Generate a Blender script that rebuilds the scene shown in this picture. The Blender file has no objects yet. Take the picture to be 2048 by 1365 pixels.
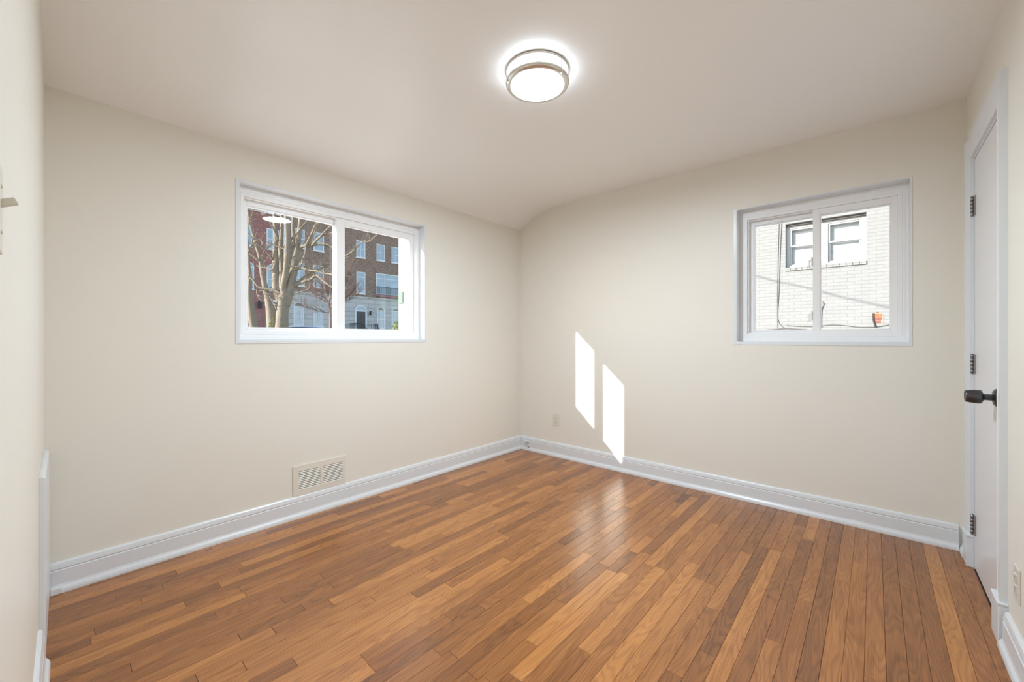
import bpy, bmesh, math, random
from mathutils import Vector, Matrix, noise

R = math.radians
scn = bpy.context.scene
C = scn.collection

# ------------------------------------------------------------------ camera
cam_d = bpy.data.cameras.new('camera')
cam = bpy.data.objects.new('camera', cam_d)
C.objects.link(cam)
cam_d.sensor_fit = 'HORIZONTAL'
cam_d.sensor_width = 36.0
cam_d.lens = 36.0 * 820.0 / 2048.0
cam_d.shift_y = -5.5 / 2048.0
cam_d.clip_start = 0.01
cam_d.clip_end = 500
cam.location = (2.7739, -3.2806, 1.15)
cam.rotation_euler = (R(90), 0, R(41.442))
scn.camera = cam

# ------------------------------------------------------------------ world, sun, exposure
SUN_DIR = Vector((0.552, 1.0, -0.516)).normalized()      # the way the light travels
world = bpy.data.worlds.new('world')
scn.world = world
world.use_nodes = True
wn = world.node_tree.nodes
wl = world.node_tree.links
wn.clear()
w_out = wn.new('ShaderNodeOutputWorld')
w_bg = wn.new('ShaderNodeBackground')
w_sky = wn.new('ShaderNodeTexSky')
w_sky.sky_type = 'NISHITA'
w_sky.sun_disc = False
w_sky.sun_elevation = R(24.3)
w_sky.sun_rotation = math.atan2(-SUN_DIR.x, -SUN_DIR.y)
w_sky.air_density = 1.0
w_sky.dust_density = 0.4
w_sky.ozone_density = 1.0
w_bg.inputs['Strength'].default_value = 0.30
wl.new(w_sky.outputs[0], w_bg.inputs['Color'])
wl.new(w_bg.outputs[0], w_out.inputs['Surface'])

sun_d = bpy.data.lights.new('sun', 'SUN')
sun_d.energy = 9.5
sun_d.angle = R(0.53)
sun_d.color = (1.0, 0.95, 0.88)
sun = bpy.data.objects.new('sun', sun_d)
C.objects.link(sun)
sun.location = (-20, -40, 30)
sun.rotation_euler = SUN_DIR.to_track_quat('-Z', 'Y').to_euler()

LAMP = 250.0            # radiance of the ceiling lamp's diffuser
scn.view_settings.view_transform = 'Standard'
scn.view_settings.look = 'None'
scn.view_settings.exposure = 0.17
scn.view_settings.gamma = 1.0
scn.view_settings.use_curve_mapping = False
scn.cycles.max_bounces = 12
scn.cycles.diffuse_bounces = 10
scn.cycles.glossy_bounces = 4
scn.cycles.transparent_max_bounces = 16
scn.cycles.sample_clamp_indirect = 6.0
scn.cycles.use_denoising = True

# ------------------------------------------------------------------ helpers
class MB:
    """collects faces; build() links them as ONE mesh object"""
    def __init__(self):
        self.v = []
        self.f = []
        self.mi = []
        self.sm = []
        self.m = 0
    def quad(self, *p):
        n = len(self.v)
        self.v += [tuple(q) for q in p]
        self.f.append(tuple(range(n, n + len(p))))
        self.mi.append(self.m); self.sm.append(False)
        return self
    def box(self, x0, y0, z0, x1, y1, z1):
        if x0 > x1: x0, x1 = x1, x0
        if y0 > y1: y0, y1 = y1, y0
        if z0 > z1: z0, z1 = z1, z0
        n = len(self.v)
        self.v += [(x0,y0,z0),(x1,y0,z0),(x1,y1,z0),(x0,y1,z0),(x0,y0,z1),(x1,y0,z1),(x1,y1,z1),(x0,y1,z1)]
        for q in ((0,3,2,1),(4,5,6,7),(0,1,5,4),(1,2,6,5),(2,3,7,6),(3,0,4,7)):
            self.f.append(tuple(n + i for i in q)); self.mi.append(self.m); self.sm.append(False)
        return self
    def obox(self, c, sx, sy, sz, rot):
        n = len(self.v)
        for (a, b, d) in ((-1,-1,-1),(1,-1,-1),(1,1,-1),(-1,1,-1),(-1,-1,1),(1,-1,1),(1,1,1),(-1,1,1)):
            p = rot @ Vector((a*sx/2, b*sy/2, d*sz/2)) + Vector(c)
            self.v.append(tuple(p))
        for q in ((0,3,2,1),(4,5,6,7),(0,1,5,4),(1,2,6,5),(2,3,7,6),(3,0,4,7)):
            self.f.append(tuple(n + i for i in q)); self.mi.append(self.m); self.sm.append(False)
        return self
    def loft(self, rings, cap=True, closed=True, smooth=True):
        n0 = len(self.v); k = len(rings[0])
        for r in rings: self.v += [tuple(p) for p in r]
        for i in range(len(rings) - 1):
            for j in range(k if closed else k - 1):
                a = n0 + i*k + j; b = n0 + i*k + (j+1) % k
                self.f.append((a, b, b + k, a + k)); self.mi.append(self.m); self.sm.append(smooth)
        if cap:
            self.f.append(tuple(n0 + j for j in range(k))[::-1]); self.mi.append(self.m); self.sm.append(False)
            self.f.append(tuple(n0 + (len(rings)-1)*k + j for j in range(k))); self.mi.append(self.m); self.sm.append(False)
        return self
    def tube(self, pts, rad, n=10, cap=True):
        pts = [Vector(p) for p in pts]
        if not hasattr(rad, '__len__'): rad = [rad]*len(pts)
        rings = []; up = None
        for i, p in enumerate(pts):
            t = (pts[min(i+1, len(pts)-1)] - pts[max(i-1, 0)])
            if t.length < 1e-9: t = Vector((0,0,1))
            t.normalize()
            if up is None:
                up = t.orthogonal().normalized()
            up = (up - t*up.dot(t))
            if up.length < 1e-6: up = t.orthogonal()
            up.normalize()
            b = t.cross(up)
            rings.append([p + (up*math.cos(2*math.pi*j/n) + b*math.sin(2*math.pi*j/n))*rad[i] for j in range(n)])
        return self.loft(rings, cap)
    def lathe(self, prof, origin=(0,0,0), axis='z', n=48, cap=True):
        """prof: (radius, distance along axis)"""
        rings = []
        for r, h in prof:
            ring = []
            for j in range(n):
                a = 2*math.pi*j/n
                c, s = math.cos(a)*r, math.sin(a)*r
                if axis == 'z': p = (c, s, h)
                elif axis == 'x': p = (h, c, s)
                else: p = (s, h, c)
                ring.append(Vector(p) + Vector(origin))
            rings.append(ring)
        return self.loft(rings, cap)
    def sweep(self, prof, p0, p1, nrm):
        """prof [(out, z)] swept from p0 to p1 (xy); nrm = direction out of the wall"""
        a = []; b = []
        for o, z in prof:
            a.append((p0[0] + nrm[0]*o, p0[1] + nrm[1]*o, z))
            b.append((p1[0] + nrm[0]*o, p1[1] + nrm[1]*o, z))
        return self.loft([a, b], True, True, False)
    def build(self, name, mats, parent=None, bevel=0, fix=True):
        me = bpy.data.meshes.new(name)
        me.from_pydata([tuple(p) for p in self.v], [], self.f)
        if not isinstance(mats, (list, tuple)): mats = [mats]
        for m in mats: me.materials.append(m)
        me.polygons.foreach_set('material_index', self.mi)
        me.polygons.foreach_set('use_smooth', self.sm)
        if fix:
            bm = bmesh.new(); bm.from_mesh(me)
            bmesh.ops.recalc_face_normals(bm, faces=bm.faces)
            bm.to_mesh(me); bm.free()
        me.update()
        o = bpy.data.objects.new(name, me)
        C.objects.link(o)
        if parent is not None:
            o.parent = parent
            pm = Matrix.Translation(-world_loc(parent))
            me.transform(pm)
        if bevel:
            b = o.modifiers.new('bevel', 'BEVEL')
            b.width = bevel; b.segments = 2; b.limit_method = 'ANGLE'; b.angle_limit = R(40)
        return o

def world_loc(o):
    v = Vector(o.location)
    while o.parent is not None:
        o = o.parent; v += Vector(o.location)
    return v

def tag(o, label=None, cat=None, group=None, kind=None):
    if label: o['label'] = label
    if cat: o['category'] = cat
    if group: o['group'] = group
    if kind: o['kind'] = kind
    return o

def thing(name, label, cat, loc=(0,0,0), group=None, kind=None):
    o = bpy.data.objects.new(name, None)
    o.empty_display_size = 0.1
    C.objects.link(o); o.location = loc
    return tag(o, label, cat, group, kind)

def struct(o): 
    o['kind'] = 'structure'
    return o

def smooth_path(P, sub=4):
    """Catmull-Rom through rows of equal-length tuples"""
    out = []
    n = len(P)
    for i in range(n - 1):
        p0 = P[max(i-1, 0)]; p1 = P[i]; p2 = P[i+1]; p3 = P[min(i+2, n-1)]
        for k in range(sub):
            t = k/sub
            out.append(tuple(0.5*((2*b) + (-a + c)*t + (2*a - 5*b + 4*c - d)*t*t + (-a + 3*b - 3*c + d)*t**3)
                             for a, b, c, d in zip(p0, p1, p2, p3)))
    out.append(tuple(P[-1]))
    return out

# ------------------------------------------------------------------ materials
def mat(name):
    m = bpy.data.materials.new(name); m.use_nodes = True
    nt = m.node_tree
    b = nt.nodes.get('Principled BSDF')
    return m, nt.nodes, nt.links, b

def simple(name, col, rough=0.5, metal=0.0, spec=0.5, bump=0.0, bscale=200, var=0.0):
    m, n, l, b = mat(name)
    b.inputs['Base Color'].default_value = (*col, 1)
    b.inputs['Roughness'].default_value = rough
    b.inputs['Metallic'].default_value = metal
    b.inputs['Specular IOR Level'].default_value = spec
    if bump or var:
        tc = n.new('ShaderNodeTexCoord')
        nz = n.new('ShaderNodeTexNoise'); nz.inputs['Scale'].default_value = bscale
        nz.inputs['Detail'].default_value = 3
        l.new(tc.outputs['Object'], nz.inputs['Vector'])
        if bump:
            bp = n.new('ShaderNodeBump'); bp.inputs['Strength'].default_value = bump
            bp.inputs['Distance'].default_value = 0.002
            l.new(nz.outputs['Fac'], bp.inputs['Height']); l.new(bp.outputs[0], b.inputs['Normal'])
        if var:
            mx = n.new('ShaderNodeMix'); mx.data_type = 'RGBA'
            mx.inputs['A'].default_value = (*[c*(1-var) for c in col], 1)
            mx.inputs['B'].default_value = (*[min(1, c*(1+var)) for c in col], 1)
            l.new(nz.outputs['Fac'], mx.inputs['Factor']); l.new(mx.outputs['Result'], b.inputs['Base Color'])
    return m

def paint_mat(name, col, rough, spec):
    """rolled wall paint: long slow waviness plus fine roller stipple"""
    m, n, l, b = mat(name)
    b.inputs['Base Color'].default_value = (*col, 1)
    b.inputs['Roughness'].default_value = rough
    b.inputs['Specular IOR Level'].default_value = spec
    tc = n.new('ShaderNodeTexCoord')
    n1 = n.new('ShaderNodeTexNoise'); n1.inputs['Scale'].default_value = 260; n1.inputs['Detail'].default_value = 2
    n2 = n.new('ShaderNodeTexNoise'); n2.inputs['Scale'].default_value = 3.0; n2.inputs['Detail'].default_value = 2
    l.new(tc.outputs['Object'], n1.inputs['Vector']); l.new(tc.outputs['Object'], n2.inputs['Vector'])
    b1 = n.new('ShaderNodeBump'); b1.inputs['Strength'].default_value = 0.12; b1.inputs['Distance'].default_value = 0.0006
    b2 = n.new('ShaderNodeBump'); b2.inputs['Strength'].default_value = 0.35; b2.inputs['Distance'].default_value = 0.006
    l.new(n2.outputs['Fac'], b2.inputs['Height']); l.new(n1.outputs['Fac'], b1.inputs['Height'])
    l.new(b2.outputs[0], b1.inputs['Normal']); l.new(b1.outputs[0], b.inputs['Normal'])
    return m

M = {}
M['wall'] = paint_mat('cream_wall_paint', (0.81, 0.785, 0.715), 0.42, 0.25)
M['ceil'] = paint_mat('cream_ceiling_paint', (0.905, 0.91, 0.905), 0.30, 0.5)
M['trim'] = simple('white_trim_paint', (0.745, 0.775, 0.80), 0.3, 0, 0.45, bump=0.1, bscale=40)
M['door'] = simple('white_door_paint', (0.78, 0.785, 0.80), 0.28, 0, 0.45, bump=0.08, bscale=30)
M['vinyl'] = simple('white_vinyl', (0.88, 0.885, 0.89), 0.35, 0, 0.4)
M['vent'] = simple('beige_enamel', (0.77, 0.74, 0.66), 0.4)
M['plate'] = simple('cream_plastic', (0.73, 0.70, 0.62), 0.3)
M['dark'] = simple('dark_slot', (0.03, 0.026, 0.022), 0.7)
M['nickel'] = simple('brushed_nickel', (0.74, 0.72, 0.67), 0.32, 1.0, bump=0.05, bscale=500)
M['steel'] = simple('hinge_steel', (0.35, 0.35, 0.36), 0.4, 0.9, bump=0.1, bscale=300)
M['bronze'] = simple('dark_antique_metal', (0.10, 0.10, 0.105), 0.3, 0.9)
M['black'] = simple('black_paint', (0.02, 0.02, 0.025), 0.5)
M['groove'] = simple('floor_gap', (0.045, 0.02, 0.008), 0.8)
M['cable'] = simple('grey_cable', (0.10, 0.095, 0.09), 0.6)
M['palecable'] = simple('white_painted_cable', (0.17, 0.168, 0.165), 0.6)

def glass_mat(name, tint=(1,1,1), refl=1.0):
    m, n, l, b = mat(name)
    n.remove(b)
    out = n['Material Output']
    tr = n.new('ShaderNodeBsdfTransparent'); tr.inputs['Color'].default_value = (*tint, 1)
    gl = n.new('ShaderNodeBsdfGlossy'); gl.inputs['Roughness'].default_value = 0.0
    gl.inputs['Color'].default_value = (refl, refl, refl, 1)
    fr = n.new('ShaderNodeFresnel'); fr.inputs['IOR'].default_value = 1.45
    mx = n.new('ShaderNodeMixShader')
    l.new(fr.outputs[0], mx.inputs[0]); l.new(tr.outputs[0], mx.inputs[1]); l.new(gl.outputs[0], mx.inputs[2])
    l.new(mx.outputs[0], out.inputs['Surface'])
    return m
M['glass'] = glass_mat('window_glass', (0.97, 0.98, 0.975))

def emit_mat(name, col, s):
    m, n, l, b = mat(name)
    b.inputs['Base Color'].default_value = (0.8, 0.8, 0.8, 1)
    b.inputs['Emission Color'].default_value = (*col, 1)
    b.inputs['Emission Strength'].default_value = s
    b.inputs['Roughness'].default_value = 0.4
    return m
M['lens'] = emit_mat('lamp_diffuser', (0.85, 0.98, 1.10), LAMP)
M['drum'] = emit_mat('lamp_glass_drum', (0.85, 0.98, 1.10), LAMP*0.02)

def wood_mat():
    m, n, l, b = mat('oak_strip_floor')
    at = n.new('ShaderNodeAttribute'); at.attribute_name = 'board'      # r: tone  g,b: offsets
    sp = n.new('ShaderNodeSeparateColor'); l.new(at.outputs['Color'], sp.inputs[0])
    tc = n.new('ShaderNodeTexCoord')
    off = n.new('ShaderNodeCombineXYZ')
    mu = n.new('ShaderNodeMath'); mu.operation = 'MULTIPLY'; mu.inputs[1].default_value = 37.0
    mv = n.new('ShaderNodeMath'); mv.operation = 'MULTIPLY'; mv.inputs[1].default_value = 53.0
    l.new(sp.outputs[1], mu.inputs[0]); l.new(sp.outputs[2], mv.inputs[0])
    l.new(mu.outputs[0], off.inputs[0]); l.new(mv.outputs[0], off.inputs[1]); l.new(mu.outputs[0], off.inputs[2])
    ad = n.new('ShaderNodeVectorMath'); ad.operation = 'ADD'
    l.new(tc.outputs['Object'], ad.inputs[0]); l.new(off.outputs[0], ad.inputs[1])
    # fine pores
    mp1 = n.new('ShaderNodeMapping'); mp1.inputs['Scale'].default_value = (300, 6, 1)
    l.new(ad.outputs[0], mp1.inputs['Vector'])
    n1 = n.new('ShaderNodeTexNoise'); n1.inputs['Scale'].default_value = 1.0; n1.inputs['Detail'].default_value = 3
    l.new(mp1.outputs[0], n1.inputs['Vector'])
    # cathedral figure: rings of a stretched slow noise
    mp2 = n.new('ShaderNodeMapping'); mp2.inputs['Scale'].default_value = (15, 1.7, 1)
    l.new(ad.outputs[0], mp2.inputs['Vector'])
    n2 = n.new('ShaderNodeTexNoise'); n2.inputs['Scale'].default_value = 1.0; n2.inputs['Detail'].default_value = 1.2
    n2.inputs['Roughness'].default_value = 0.35
    l.new(mp2.outputs[0], n2.inputs['Vector'])
    m3 = n.new('ShaderNodeMath'); m3.operation = 'MULTIPLY'; m3.inputs[1].default_value = 95.0
    l.new(n2.outputs['Fac'], m3.inputs[0])
    sn = n.new('ShaderNodeMath'); sn.operation = 'SINE'; l.new(m3.outputs[0], sn.inputs[0])
    rr = n.new('ShaderNodeMapRange'); rr.inputs['From Min'].default_value = -0.2; rr.inputs['From Max'].default_value = 1.0
    l.new(sn.outputs[0], rr.inputs['Value'])
    # broad cloudy variation
    mp4 = n.new('ShaderNodeMapping'); mp4.inputs['Scale'].default_value = (22, 3.0, 1)
    l.new(ad.outputs[0], mp4.inputs['Vector'])
    n4 = n.new('ShaderNodeTexNoise'); n4.inputs['Scale'].default_value = 1.0; n4.inputs['Detail'].default_value = 4
    l.new(mp4.outputs[0], n4.inputs['Vector'])
    # tone = board tone + grain
    a1 = n.new('ShaderNodeMath'); a1.operation = 'MULTIPLY_ADD'; a1.inputs[1].default_value = 0.50; 
    l.new(n1.outputs['Fac'], a1.inputs[0]); l.new(sp.outputs[0], a1.inputs[2])
    a2 = n.new('ShaderNodeMath'); a2.operation = 'MULTIPLY_ADD'; a2.inputs[1].default_value = -0.12
    l.new(rr.outputs[0], a2.inputs[0]); l.new(a1.outputs[0], a2.inputs[2])
    a3 = n.new('ShaderNodeMath'); a3.operation = 'MULTIPLY_ADD'; a3.inputs[1].default_value = 0.30
    l.new(n4.outputs['Fac'], a3.inputs[0]); l.new(a2.outputs[0], a3.inputs[2])
    a4 = n.new('ShaderNodeMath'); a4.operation = 'SUBTRACT'; a4.inputs[1].default_value = 0.415
    l.new(a3.outputs[0], a4.inputs[0])
    cr = n.new('ShaderNodeValToRGB')
    e = cr.color_ramp.elements
    e[0].position = 0.0; e[0].color = (0.14, 0.048, 0.013, 1)
    e[1].position = 1.0; e[1].color = (0.80, 0.43, 0.15, 1)
    x = e.new(0.35); x.color = (0.31, 0.115, 0.028, 1)
    x = e.new(0.65); x.color = (0.51, 0.213, 0.056, 1)
    l.new(a4.outputs[0], cr.inputs['Fac'])
    # small knots
    mp5 = n.new('ShaderNodeMapping'); mp5.inputs['Scale'].default_value = (16, 5, 1)
    l.new(ad.outputs[0], mp5.inputs['Vector'])
    vo = n.new('ShaderNodeTexVoronoi'); vo.inputs['Scale'].default_value = 0.42
    l.new(mp5.outputs[0], vo.inputs['Vector'])
    kr = n.new('ShaderNodeMapRange'); kr.inputs['From Min'].default_value = 0.01; kr.inputs['From Max'].default_value = 0.06
    l.new(vo.outputs['Distance'], kr.inputs['Value'])
    mk = n.new('ShaderNodeMix'); mk.data_type = 'RGBA'
    mk.inputs['A'].default_value = (0.07, 0.025, 0.01, 1)
    l.new(kr.outputs[0], mk.inputs['Factor']); l.new(cr.outputs[0], mk.inputs['B'])
    l.new(mk.outputs['Result'], b.inputs['Base Color'])
    b.inputs['Roughness'].default_value = 0.26
    b.inputs['Specular IOR Level'].default_value = 0.75
    bp = n.new('ShaderNodeBump'); bp.inputs['Strength'].default_value = 0.10; bp.inputs['Distance'].default_value = 0.001
    l.new(a1.outputs[0], bp.inputs['Height'])
    n6 = n.new('ShaderNodeTexNoise'); n6.inputs['Scale'].default_value = 6; l.new(ad.outputs[0], n6.inputs['Vector'])
    bp2 = n.new('ShaderNodeBump'); bp2.inputs['Strength'].default_value = 0.25; bp2.inputs['Distance'].default_value = 0.003
    l.new(n6.outputs['Fac'], bp2.inputs['Height']); l.new(bp2.outputs[0], bp.inputs['Normal'])
    l.new(bp.outputs[0], b.inputs['Normal'])
    return m
M['wood'] = wood_mat()

def brick_mat(name, c1, c2, mortar, u='y', bw=0.21, rh=0.0677, ms=0.009, bump=0.4, rough=0.85, bdist=0.006, bias=0.0, stain=0.0):
    m, n, l, b = mat(name)
    tc = n.new('ShaderNodeTexCoord'); sx = n.new('ShaderNodeSeparateXYZ'); cb = n.new('ShaderNodeCombineXYZ')
    l.new(tc.outputs['Object'], sx.inputs[0])
    l.new(sx.outputs['XYZ'.index(u.upper())], cb.inputs[0]); l.new(sx.outputs[2], cb.inputs[1])
    # slightly wavering joints
    nz = n.new('ShaderNodeTexNoise'); nz.inputs['Scale'].default_value = 7; nz.inputs['Detail'].default_value = 2
    l.new(cb.outputs[0], nz.inputs['Vector'])
    ws = n.new('ShaderNodeVectorMath'); ws.operation = 'SCALE'; ws.inputs['Scale'].default_value = 0.012
    l.new(nz.outputs['Color'], ws.inputs[0])
    ad = n.new('ShaderNodeVectorMath'); ad.operation = 'ADD'
    l.new(cb.outputs[0], ad.inputs[0]); l.new(ws.outputs[0], ad.inputs[1])
    bk = n.new('ShaderNodeTexBrick')
    bk.inputs['Scale'].default_value = 1.0
    bk.inputs['Brick Width'].default_value = bw; bk.inputs['Row Height'].default_value = rh
    bk.inputs['Mortar Size'].default_value = ms; bk.inputs['Mortar Smooth'].default_value = 0.25
    bk.inputs['Bias'].default_value = bias
    bk.inputs['Color1'].default_value = (*c1, 1); bk.inputs['Color2'].default_value = (*c2, 1)
    bk.inputs['Mortar'].default_value = (*mortar, 1)
    l.new(ad.outputs[0], bk.inputs['Vector'])
    col = bk.outputs['Color']
    if stain:
        n3 = n.new('ShaderNodeTexNoise'); n3.inputs['Scale'].default_value = 1.3; n3.inputs['Detail'].default_value = 5
        l.new(cb.outputs[0], n3.inputs['Vector'])
        mx = n.new('ShaderNodeMix'); mx.data_type = 'RGBA'; mx.blend_type = 'MULTIPLY'
        mx.inputs['Factor'].default_value = stain
        l.new(col, mx.inputs['A']); l.new(n3.outputs['Color'], mx.inputs['B'])
        col = mx.outputs['Result']
    l.new(col, b.inputs['Base Color'])
    b.inputs['Roughness'].default_value = rough
    b.inputs['Specular IOR Level'].default_value = 0.25
    bp = n.new('ShaderNodeBump'); bp.inputs['Strength'].default_value = bump; bp.inputs['Distance'].default_value = bdist
    bp.invert = True
    l.new(bk.outputs['Fac'], bp.inputs['Height']); l.new(bp.outputs[0], b.inputs['Normal'])
    return m
M['redbrick'] = brick_mat('red_brick', (0.40, 0.12, 0.105), (0.25, 0.06, 0.06), (0.48, 0.34, 0.32), rh=0.075, bw=0.22, ms=0.012)
M['brownbrick'] = brick_mat('brown_brick', (0.31, 0.175, 0.115), (0.14, 0.065, 0.045), (0.50, 0.41, 0.35), rh=0.078, bw=0.22, ms=0.013)
M['stone'] = brick_mat('grey_stone_blocks', (0.66, 0.63, 0.61), (0.58, 0.555, 0.535), (0.36, 0.345, 0.335), rh=0.42, bw=1.3, ms=0.02, bdist=0.02)
M['whitebrick'] = brick_mat('white_painted_brick', (0.25, 0.25, 0.247), (0.237, 0.237, 0.234), (0.205, 0.204, 0.20), u='x', bump=0.55, bdist=0.006, ms=0.006)
M['whitepaint'] = simple('white_exterior_paint', (0.50, 0.50, 0.495), 0.6, bump=0.15, bscale=60)
M['orange'] = simple('bare_orange_brick', (0.34, 0.105, 0.04), 0.9, var=0.25, bscale=30)
M['rust'] = simple('bare_dull_brick', (0.22, 0.075, 0.05), 0.9, var=0.3, bscale=30)
M['mortar'] = simple('pale_mortar', (0.30, 0.24, 0.20), 0.9)
M['housewin'] = simple('reflecting_window_pane', (0.40, 0.49, 0.58), 0.12, 0.0, 0.6)
M['housetrim'] = simple('white_house_trim', (0.88, 0.88, 0.88), 0.6)
M['blind'] = simple('white_blind', (0.60, 0.62, 0.635), 0.6)
M['curtain'] = simple('sheer_curtain', (0.75, 0.76, 0.76), 0.9)
M['iron'] = simple('black_iron', (0.015, 0.017, 0.02), 0.45, 0.3)
M['slate'] = simple('dark_roof_edge', (0.06, 0.065, 0.08), 0.7)
M['bounce_ground'] = simple('pale_bounce_ground', (0.68, 0.67, 0.64), 0.95, var=0.35, bscale=8)  # unseen yard coloured pale to bounce sunlight up to the ceiling
M['grass'] = simple('dry_winter_grass', (0.15, 0.155, 0.07), 0.95, var=0.35, bscale=8)
M['asphalt'] = simple('asphalt', (0.09, 0.09, 0.095), 0.9, var=0.2, bscale=30)
M['concrete'] = simple('concrete', (0.42, 0.41, 0.39), 0.9, var=0.12, bscale=6)
M['bark'] = simple('grey_brown_bark', (0.27, 0.225, 0.175), 0.9, bump=0.8, bscale=25, var=0.35)
M['bark'].node_tree.nodes['Bump'].inputs['Distance'].default_value = 0.02
M['twig'] = simple('thin_twig_bark', (0.24, 0.165, 0.14), 0.9)
M['leaf'] = simple('light_green_leaf', (0.26, 0.31, 0.07), 0.6, var=0.35, bscale=12)
M['carbody'] = simple('pale_blue_car_paint', (0.50, 0.58, 0.75), 0.15, 0.3, 0.7)
M['carglass'] = simple('dark_car_glass', (0.02, 0.025, 0.03), 0.05, 0, 0.8)
M['rubber'] = simple('tyre_rubber', (0.02, 0.02, 0.02), 0.8)
M['verdigris'] = simple('pale_green_metal', (0.12, 0.17, 0.14), 0.5)
M['insidewall'] = simple('plain_brick_wall', (0.35, 0.2, 0.15), 0.9)

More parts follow.
